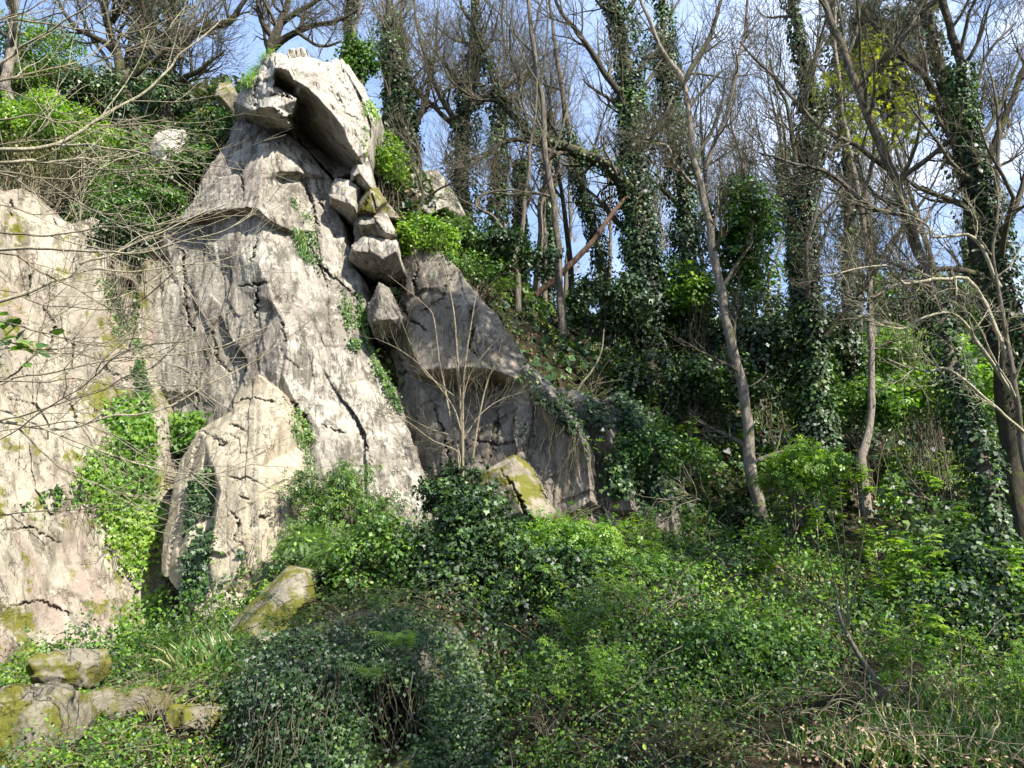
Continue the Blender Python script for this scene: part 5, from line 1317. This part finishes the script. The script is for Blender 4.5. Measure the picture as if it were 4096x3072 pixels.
# ------------------------------------------------------------------ bare many-stemmed sapling
def stems_sapling():
    r = np.random.default_rng(71)
    Y0 = 12.6
    base = P(462, 485, Y0)
    t = thing('bare_sapling', (base[0], base[1], float(ground_z(base[0], base[1]))), 'bare many-stemmed sapling fanning out in front of the shaded rock wall', 'sapling')
    st = [[(461, 490, .028), (461, 452, .026), (460, 396, .022), (457, 350, .018), (454, 313, .014), (447, 278, .009), (438, 254, .004)],
          [(463, 490, .024), (463, 440, .022), (463, 396, .019), (466, 359, .015), (473, 313, .010), (478, 285, .005)],
          [(460, 485, .022), (457, 452, .019), (450, 415, .017), (443, 378, .014), (439, 359, .012), (434, 319, .009), (424, 304, .007), (388, 275, .003)],
          [(469, 488, .020), (478, 424, .017), (487, 383, .014), (497, 359, .010), (503, 335, .005)],
          [(459, 470, .016), (458, 452, .013), (432, 440, .010), (408, 422, .007), (385, 412, .003)],
          [(460, 455, .014), (452, 437, .012), (428, 428, .009), (399, 413, .005), (380, 408, .003)],
          [(461, 430, .014), (452, 405, .012), (425, 370, .009), (400, 350, .006), (375, 338, .003)],
          [(461, 410, .012), (470, 375, .010), (492, 345, .007), (510, 330, .003)],
          [(460, 400, .012), (440, 385, .010), (420, 365, .007), (395, 305, .003)],
          [(463, 440, .012), (480, 415, .009), (500, 400, .006), (522, 392, .003)]]
    B = []
    for k, s in enumerate(st):
        p = P([a for a, b_, c in s], [b_ for a, b_, c in s], Y0 + .25 * r.normal() + np.linspace(0, .3 * r.normal(), len(s)))
        c = curve(np.concatenate([p, np.array([[q[2]] for q in s])], 1), 22)
        B.append((c[None, :, :3], np.maximum(c[None, :, 3], .003)))
        tubes_obj('stem', [(B[-1][0], B[-1][1], 7)], M['twig_pale'], t)
    A = [grow(r, b[0], b[1], 13, (.35, 1.0), (25, 55), 7, .1, .12, .2, .45, .3, rmin=.0035) for b in B]
    a = np.concatenate([x[0] for x in A]); ra = np.concatenate([x[1] for x in A])
    c, rc = grow(r, a, ra, 5, (.12, .4), (25, 55), 5, .12, .12, .1, .6, .5, rmin=.0026)
    tubes_obj('twig', [(a, ra, 4), (c, rc, 3)], M['twig'], t)
stems_sapling()

# leaning sapling with dead sticks, lower right
def leaning_sapling():
    r = np.random.default_rng(72)
    g = ground_pt(890, 710)
    t = thing('leaning_sapling', g, 'thin leaning sapling with a mossy foot and a spray of upright stems, lower right', 'sapling')
    Y = g[1]
    main = [(892, 712, Y, .035), (876, 680, Y, .028), (856, 650, Y - .1, .022), (843, 625, Y - .2, .018), (836, 605, Y - .2, .012)]
    p, R = pathpx(main, 20, .02, 3)
    tubes_obj('trunk', [(p[None], R[None], 8)], M['bark_pale'], t)
    for q in ([(843, 625), (835, 580), (828, 545), (820, 500)], [(845, 626), (848, 580), (846, 540), (842, 490)], [(846, 628), (858, 570), (866, 520), (862, 470)], [(840, 620), (810, 595), (785, 570), (760, 545)], [(842, 618), (825, 605), (812, 600), (803, 606)],
              [(840, 622), (826, 622), (818, 640)], [(848, 600), (840, 560), (832, 510)]):
        p, R = pathpx([(a, b_, Y - .2, .008 - .0018 * k) for k, (a, b_) in enumerate(q)], 14, .05, len(q))
        tubes_obj('stem', [(p[None], R[None], 5)], M['twig'], t)
leaning_sapling()
def dead_brush(label, px, py, Y, n, L, seed):
    r = np.random.default_rng(seed)
    c = P(px, py, Y)
    t = thing('dead_branch', c, label, 'dead branch')
    p = np.stack([np.linspace(0, -.4, 6), np.linspace(0, -.2, 6), np.linspace(0, .15, 6)], 1)[None] + c
    A, RA = grow(r, p, np.full((1, 6), .014), n, L, (20, 70), 7, .18, -.02, 0, .7, .4, rmin=.005)
    B, RB = grow(r, A, RA, 3, (L[0] * .3, L[1] * .5), (20, 60), 5, .2, 0, .2, .6, .5, rmin=.004)
    tubes_obj('branch', [(p, np.full((1, 6), .014), 5), (A, RA, 4), (B, RB, 3)], M['twig_pale'], t)
dead_brush('pale dead twiggy branch lying on the slope at the right', 930, 500, 14, 10, (.4, 1.1), 81)
dead_brush('fallen twigs lying across the slope below the pale-barked tree', 700, 500, 14, 9, (.4, 1.2), 82)
def log(label, pts, mat='bark_dark', name='fallen_log', seed=1):
    p, R = pathpx(pts, 24, .05, seed)
    o = tubes_obj(name, [(p[None], R[None], 10)], M[mat], origin=p[0])
    tag(o, label, 'log')
log('dark fallen log half buried in ivy at the right', [(925, 628, 10.2, .10), (960, 638, 10.0, .11), (990, 650, 9.8, .09), (1030, 660, 9.6, .08)])
log('bare crooked stick rising from the brambles right of the ribbed ridge', [(571, 404, 17, .03), (580, 385, 17, .03), (592, 370, 17, .025), (601, 352, 17, .02), (604, 330, 17, .012)], 'twig_pale', 'dead_stick')

# ------------------------------------------------------------------ overhanging tree at the left, branches reach into view
def overhanging():
    r = np.random.default_rng(91)
    Y0 = 5.0
    rr = np.random.default_rng(17)
    tp, tR = pathpx([(-330, 900, Y0, .17), (-320, 500, Y0, .15), (-310, 200, Y0, .12), (-300, -100, Y0, .09), (-290, -300, Y0, .04)], 24, .05, 4)
    t = thing('overhanging_tree', tp[0], 'bare tree whose long pale branches reach in from the left edge', 'tree')
    tubes_obj('trunk', [(tp[None], tR[None], 12)], M['bark_grey'], t)
    BR = [([(0, 150), (31, 149), (54, 145), (80, 133), (99, 120), (119, 106), (136, 97), (154, 83), (170, 65), (177, 54), (200, 40), (222, 18)], 3.2, 1),
     ([(54, 145), (86, 144), (108, 148), (139, 153), (170, 161), (208, 163), (240, 170)], 1.8, 0),
     ([(0, 162), (31, 160), (42, 163), (65, 162), (85, 158), (110, 160), (150, 150)], 2.6, 1),
     ([(65, 163), (77, 168), (108, 170), (136, 168), (160, 160)], 1.6, 0),
     ([(0, 174), (18, 182), (35, 193), (62, 193), (86, 192), (120, 190)], 1.6, 1),
     ([(0, 250), (35, 248), (65, 251), (108, 251), (147, 253), (185, 241), (224, 231), (256, 214)], 2.2, 1),
     ([(0, 301), (31, 291), (54, 280), (69, 276), (83, 262), (108, 257), (131, 246), (162, 232), (193, 217), (225, 205)], 3.0, 1),
     ([(83, 262), (82, 249), (80, 229), (82, 203), (85, 184), (84, 150)], 1.6, 0),
     ([(69, 276), (93, 270), (134, 272), (170, 267), (208, 263), (256, 249)], 1.8, 0),
     ([(0, 254), (18, 257), (31, 267), (51, 278), (77, 289), (108, 307), (147, 320), (190, 326)], 1.6, 1),
     ([(0, 349), (14, 346), (39, 329), (77, 304), (108, 301), (139, 289), (165, 270)], 1.8, 1),
     ([(0, 382), (23, 368), (37, 352), (40, 335), (50, 300)], 1.5, 1),
     ([(0, 385), (15, 377), (54, 372), (93, 363), (123, 357), (154, 357), (185, 354), (224, 346), (262, 330)], 1.8, 1),
     ([(0, 422), (31, 427), (69, 428), (90, 423), (111, 416), (139, 414), (170, 405), (200, 388), (231, 372), (262, 358), (285, 340)], 2.4, 1),
     ([(0, 409), (36, 424), (54, 433), (90, 447), (127, 460), (154, 467), (181, 473), (217, 473), (253, 463)], 1.8, 1),
     ([(18, 429), (45, 454), (63, 469), (90, 481), (118, 491), (150, 495)], 1.5, 0),
     ([(0, 63), (18, 48), (46, 34), (69, 18), (93, 3), (110, -20)], 2.2, 1),
     ([(0, 82), (23, 75), (62, 66), (85, 59), (110, 40)], 1.6, 1),
     ([(15, 20), (54, 26), (93, 31), (114, 35), (139, 31), (162, 23), (190, 8)], 1.5, 0),
     ([(0, 145), (23, 141), (46, 123), (48, 108), (60, 90)], 1.3, 1),
     ([(0, 89), (25, 98), (60, 112), (100, 118), (140, 120)], 1.3, 1),
     ([(0, 340), (40, 350), (90, 345), (140, 338), (180, 345)], 1.1, 1),
     ([(0, 205), (40, 215), (90, 210), (140, 225), (170, 222)], 1.0, 1),
     ([(0, 20), (30, 10), (60, -10)], 1.6, 1)]
    for k in range(13):
        y = rr.uniform(-10, 520); x = 0.0; a = rr.uniform(-.55, .35); pl = [(0.0, y)]
        for s_ in range(6):
            x_ = pl[-1][0] + rr.uniform(20, 42); a += rr.normal() * .22 - .03 * s_ * 0.5; a *= .9
            pl.append((x_, pl[-1][1] + a * 30))
        BR.append((pl, rr.uniform(.7, 1.3), 1))
    src = []
    for k, (pl, wpx, root) in enumerate(BR):
        Ya = Y0 + .5 * r.normal() if root else None
        n = len(pl)
        if root: yy = np.linspace(Ya, Ya + .5 * r.normal(), n)
        else:
            # side branch: start at the distance of the branch it leaves
            q = np.array(pl[0]); best = min(src, key=lambda s: np.min(np.hypot(*(s[0] - q).T)))
            i = int(np.argmin(np.hypot(*(best[0] - q).T))); yy = np.linspace(best[1][i], best[1][i] + .35 * r.normal(), n)
        rad = np.linspace(wpx * 1.5, wpx * .5, n) * .5 / F * Y0
        pts = [(a, b_, y, q) for (a, b_), y, q in zip(pl, yy, rad)]
        if root:
            a0, b0 = pl[0]; sl = (pl[1][1] - b0) / (pl[1][0] - a0)
            dy_ = np.clip(-sl * 120, -80, 80)
            pts = [(-305, b0 + dy_ * 1.6 + 30, Y0, rad[0] * 2.0), (-150, b0 + dy_ + 5, (Y0 + yy[0]) / 2, rad[0] * 1.5)] + pts
        p, R = pathpx(pts, 46, .0, k)
        p += .018 * np.stack([fbm(p * 4 + s, 3, k) for s in (0, 3, 6)], 1)
        src.append((np.array(pl, float), yy))
        m = M['branch_green'] if wpx > 1.7 else M['twig_pale']
        tubes_obj('branch', [(p[None], R[None], 7)], m, t)
        src[-1] = src[-1] + (p, R)
    tw = []
    for s in src:
        p, R = s[2], s[3]
        tw.append(grow(r, p[None, 16:], R[None, 16:], 8, (.3, .95), (15, 45), 8, .08, .015, .05, .5, .4, rmin=.0032))
    a = np.concatenate([x[0] for x in tw]); ra = np.concatenate([x[1] for x in tw])
    c, rc = grow(r, a, ra, 2, (.12, .45), (25, 55), 5, .1, .02, .2, .7, .6, rmin=.0022)
    tubes_obj('twig', [(a, ra, 4), (c, rc, 3)], M['branch_green'], t)
    # tuft of big leaves at the left edge
    c0 = P(8, 345, Y0 - .1); n = 26
    pos = c0 + np.array([.10, .10, .10]) * r.normal(size=(n, 3))
    leaves_obj('foliage', [stamp(r, 'oval', pos, np.tile(np.array([0, -.4, 1.0]), (n, 1)), r.uniform(.09, .15, n), tilt=.4)], M['green'], t)
overhanging()

# ------------------------------------------------------------------ ground cover, too many leaves to count
def scatter(r, n, y0, y1, xl=-.85, xr=.85, pw=1.5):
    # more plants per square metre close by
    u = r.random(n); e = 2 - pw
    y = (y0 ** e + u * (y1 ** e - y0 ** e)) ** (1 / e)
    x = r.uniform(xl, xr, n) * (y + 1.5)
    ok = ~((x < 0.2) & (y > 14.4) & (y < 17.0))
    return x[ok], y[ok]
PATH = np.array([ground_pt(a, b_)[:2] for a, b_ in ((872, 452), (862, 475), (868, 500), (858, 530), (875, 556))])
CLEAR = [(P(66, 668, 9.2), .55), (P(128, 705, 7.8), .55), (P(4, 735, 6.2), .6), (P(190, 718, 7.5), .35), (P(835, 735, 6.9), .4), (P(880, 712, 7.4), .45), (P(655, 628, 10.2), .3)]
def openness(x, y):
    """0 in the open spots: the woodland path and round the stones"""
    q = np.stack([x, y], 1); d = np.full(len(x), 9.0)
    for a, b_ in zip(PATH[:-1], PATH[1:]):
        t = np.clip(((q - a) @ (b_ - a)) / ((b_ - a) @ (b_ - a)), 0, 1)[:, None]
        d = np.minimum(d, np.linalg.norm(q - a - t * (b_ - a), axis=1) / .42)
    for c, rr_ in CLEAR:
        d = np.minimum(d, np.hypot(x - c[0], y - c[1] + .12) / rr_)
    return smooth((d - .75) / .5)
def hum(x, y):
    p = np.stack([x * .9, y * .9, 0 * x], 1)
    return (.12 + .88 * openness(x, y)) * (1 + .9 * fbm(p * 3.1, 3, 45)) * (.07 + .95 * np.clip(fbm(p, 4, 44) + .30, 0, 1) ** 1.4) * (1 - .65 * smooth((-1.2 - x) / 1.0) * smooth((11.5 - y) / 2)) * (1 - .8 * np.exp(-((x + 1.2) / 1.3) ** 4) * smooth((8.2 - y) / .6))
def cover(name, label, cat, n, y0, y1, mat, tpl, size, seed, gate=None, hs=1.0, tilt=.75, up=1.0, grow_y=.075, xl=-.85, xr=.85, low=0.0, pw=1.5):
    r = np.random.default_rng(seed)
    x, y = scatter(r, n, y0, y1, xl, xr, pw)
    if gate is not None:
        g = fbm(np.stack([x * .55, y * .55, 0 * x + gate[0]], 1), 4, seed)
        k = g + .18 * r.normal(size=len(x)) > gate[1]; x, y = x[k], y[k]
    if mat != 'litter':
        k = r.random(len(x)) < .12 + openness(x, y); x, y = x[k], y[k]
    h = hum(x, y) * hs
    u = 1 - (1 - low) * r.random(len(x)) ** 2.2
    z = ground_z(x, y) + h * u + .02
    e = .12
    gx = (hum(x + e, y) * hs + ground_z(x + e, y) - hum(x - e, y) * hs - ground_z(x - e, y)) / (2 * e)
    gy = (hum(x, y + e) * hs + ground_z(x, y + e) - hum(x, y - e) * hs - ground_z(x, y - e)) / (2 * e)
    nor = nrm(np.stack([-gx, -gy, np.full(len(x), up)], 1))
    pos = np.stack([x, y, z], 1)
    sz = r.uniform(*size, len(x)) * r.uniform(.7, 1.25, len(x)) * np.minimum(y / 9, 1) * (1 + grow_y * np.maximum(y - 8, 0))
    al = np.stack([-gx, -gy - .3, -np.ones(len(x)) * .4], 1) * .8 + r.normal(size=(len(x), 3)) * .7
    o = leaves_obj(name, [stamp(r, tpl, pos, nor, sz, along=al, tilt=tilt, rnd=clump_rnd(r, pos, .8, seed))], M[mat], origin=(0, 8, 0))
    tag(o, label, cat, kind='stuff')
    return o
cover('ivy_ground_cover', 'dark glossy ivy leaves covering the ground and slope', 'ground cover', 130000, 5.2, 18, 'ivy', 'ivy', (.030, .055), 701, gate=(30, -.12))
cover('ivy_ground_cover', 'dark ivy and holly leaves over the upper slope', 'ground cover', 70000, 16, 44, 'ivy', 'diamond', (.08, .14), 702, pw=1.2)
cover('nettle_cover', 'bright green nettles and low herbs among the ivy', 'ground cover', 120000, 5.2, 20, 'green', 'oval', (.030, .055), 703, gate=(3, .08), hs=1.25)
cover('nettle_cover', 'fresh light green leaves scattered over the near ground', 'ground cover', 130000, 5.2, 26, 'fresh', 'oval', (.030, .058), 704, gate=(9, .08), hs=1.4)
cover('fresh_growth', 'lush bright herbs on the ground below the left wall', 'ground cover', 45000, 5.4, 13, 'fresh', 'ivy', (.030, .050), 705, xl=-.85, xr=-.28, hs=.8)
cover('bramble_leaves', 'olive and yellowing bramble leaves in patches', 'ground cover', 50000, 5.2, 40, 'olive', 'diamond', (.03, .06), 706, gate=(14, .05), hs=1.1, grow_y=.075)
cover('leaf_litter', 'dead brown leaves lying in the gaps', 'leaf litter', 70000, 5.0, 30, 'litter', 'oval', (.04, .07), 707, gate=(21, -.02), hs=.4, tilt=.6)
def sticks():
    r = np.random.default_rng(711)
    x, y = scatter(r, 7000, 5.2, 24)
    n = len(x)
    p0 = np.stack([x, y, ground_z(x, y) + hum(x, y) * .5], 1)
    m = 7; Pm = np.zeros((n, m, 3)); Pm[:, 0] = p0
    L = r.uniform(.2, .8, n); cur = nrm(np.stack([r.normal(size=n), r.normal(size=n), .3 + .5 * r.random(n)], 1))
    for s in range(1, m):
        cur = nrm(cur + .2 * r.normal(size=(n, 3)) + np.array([0, 0, -.16])); Pm[:, s] = Pm[:, s - 1] + cur * (L / (m - 1))[:, None]
    o = tubes_obj('bramble_stems', [(Pm, r.uniform(.0018, .0042, n)[:, None] * np.ones((1, m)), 3)], M['twig_pale'], origin=(0, 8, 0))
    tag(o, 'tangled bare bramble stems all through the undergrowth', 'stems', kind='stuff')
sticks()
def grass(label, polys, n, L, seed):
    r = np.random.default_rng(seed); pos = []
    for (cx, cy, rx, ry) in polys:
        c = ground_pt(cx, cy); k = n // len(polys)
        q = np.stack([c[0] + rx * r.normal(size=k), c[1] + ry * r.normal(size=k)], 1); pos.append(np.stack([q[:, 0], q[:, 1], ground_z(q[:, 0], q[:, 1]) + .05], 1))
    pos = np.concatenate(pos); N = len(pos)
    a = r.uniform(0, 6.28, N)
    al = np.stack([.7 * np.cos(a), .7 * np.sin(a) - .2, np.ones(N) * .9], 1)
    nor = np.stack([np.cos(a), np.sin(a), .2 + 0 * a], 1)
    o = leaves_obj('grass', [stamp(r, 'blade', pos, nor, r.uniform(*L, N), along=al, tilt=.2)], M['grass'], origin=(0, 8, 0))
    tag(o, label, 'grass', kind='stuff')
grass('long arching grass with dead straw at the mouth of the black cleft', [(165, 655, .3, .25), (195, 652, .35, .25), (230, 655, .3, .25), (215, 675, .3, .2)], 2600, (.25, .52), 721)
grass('grass blades along the bottom right corner', [(985, 750, .5, .3), (905, 760, .35, .2), (1015, 720, .3, .3)], 2400, (.12, .27), 722)
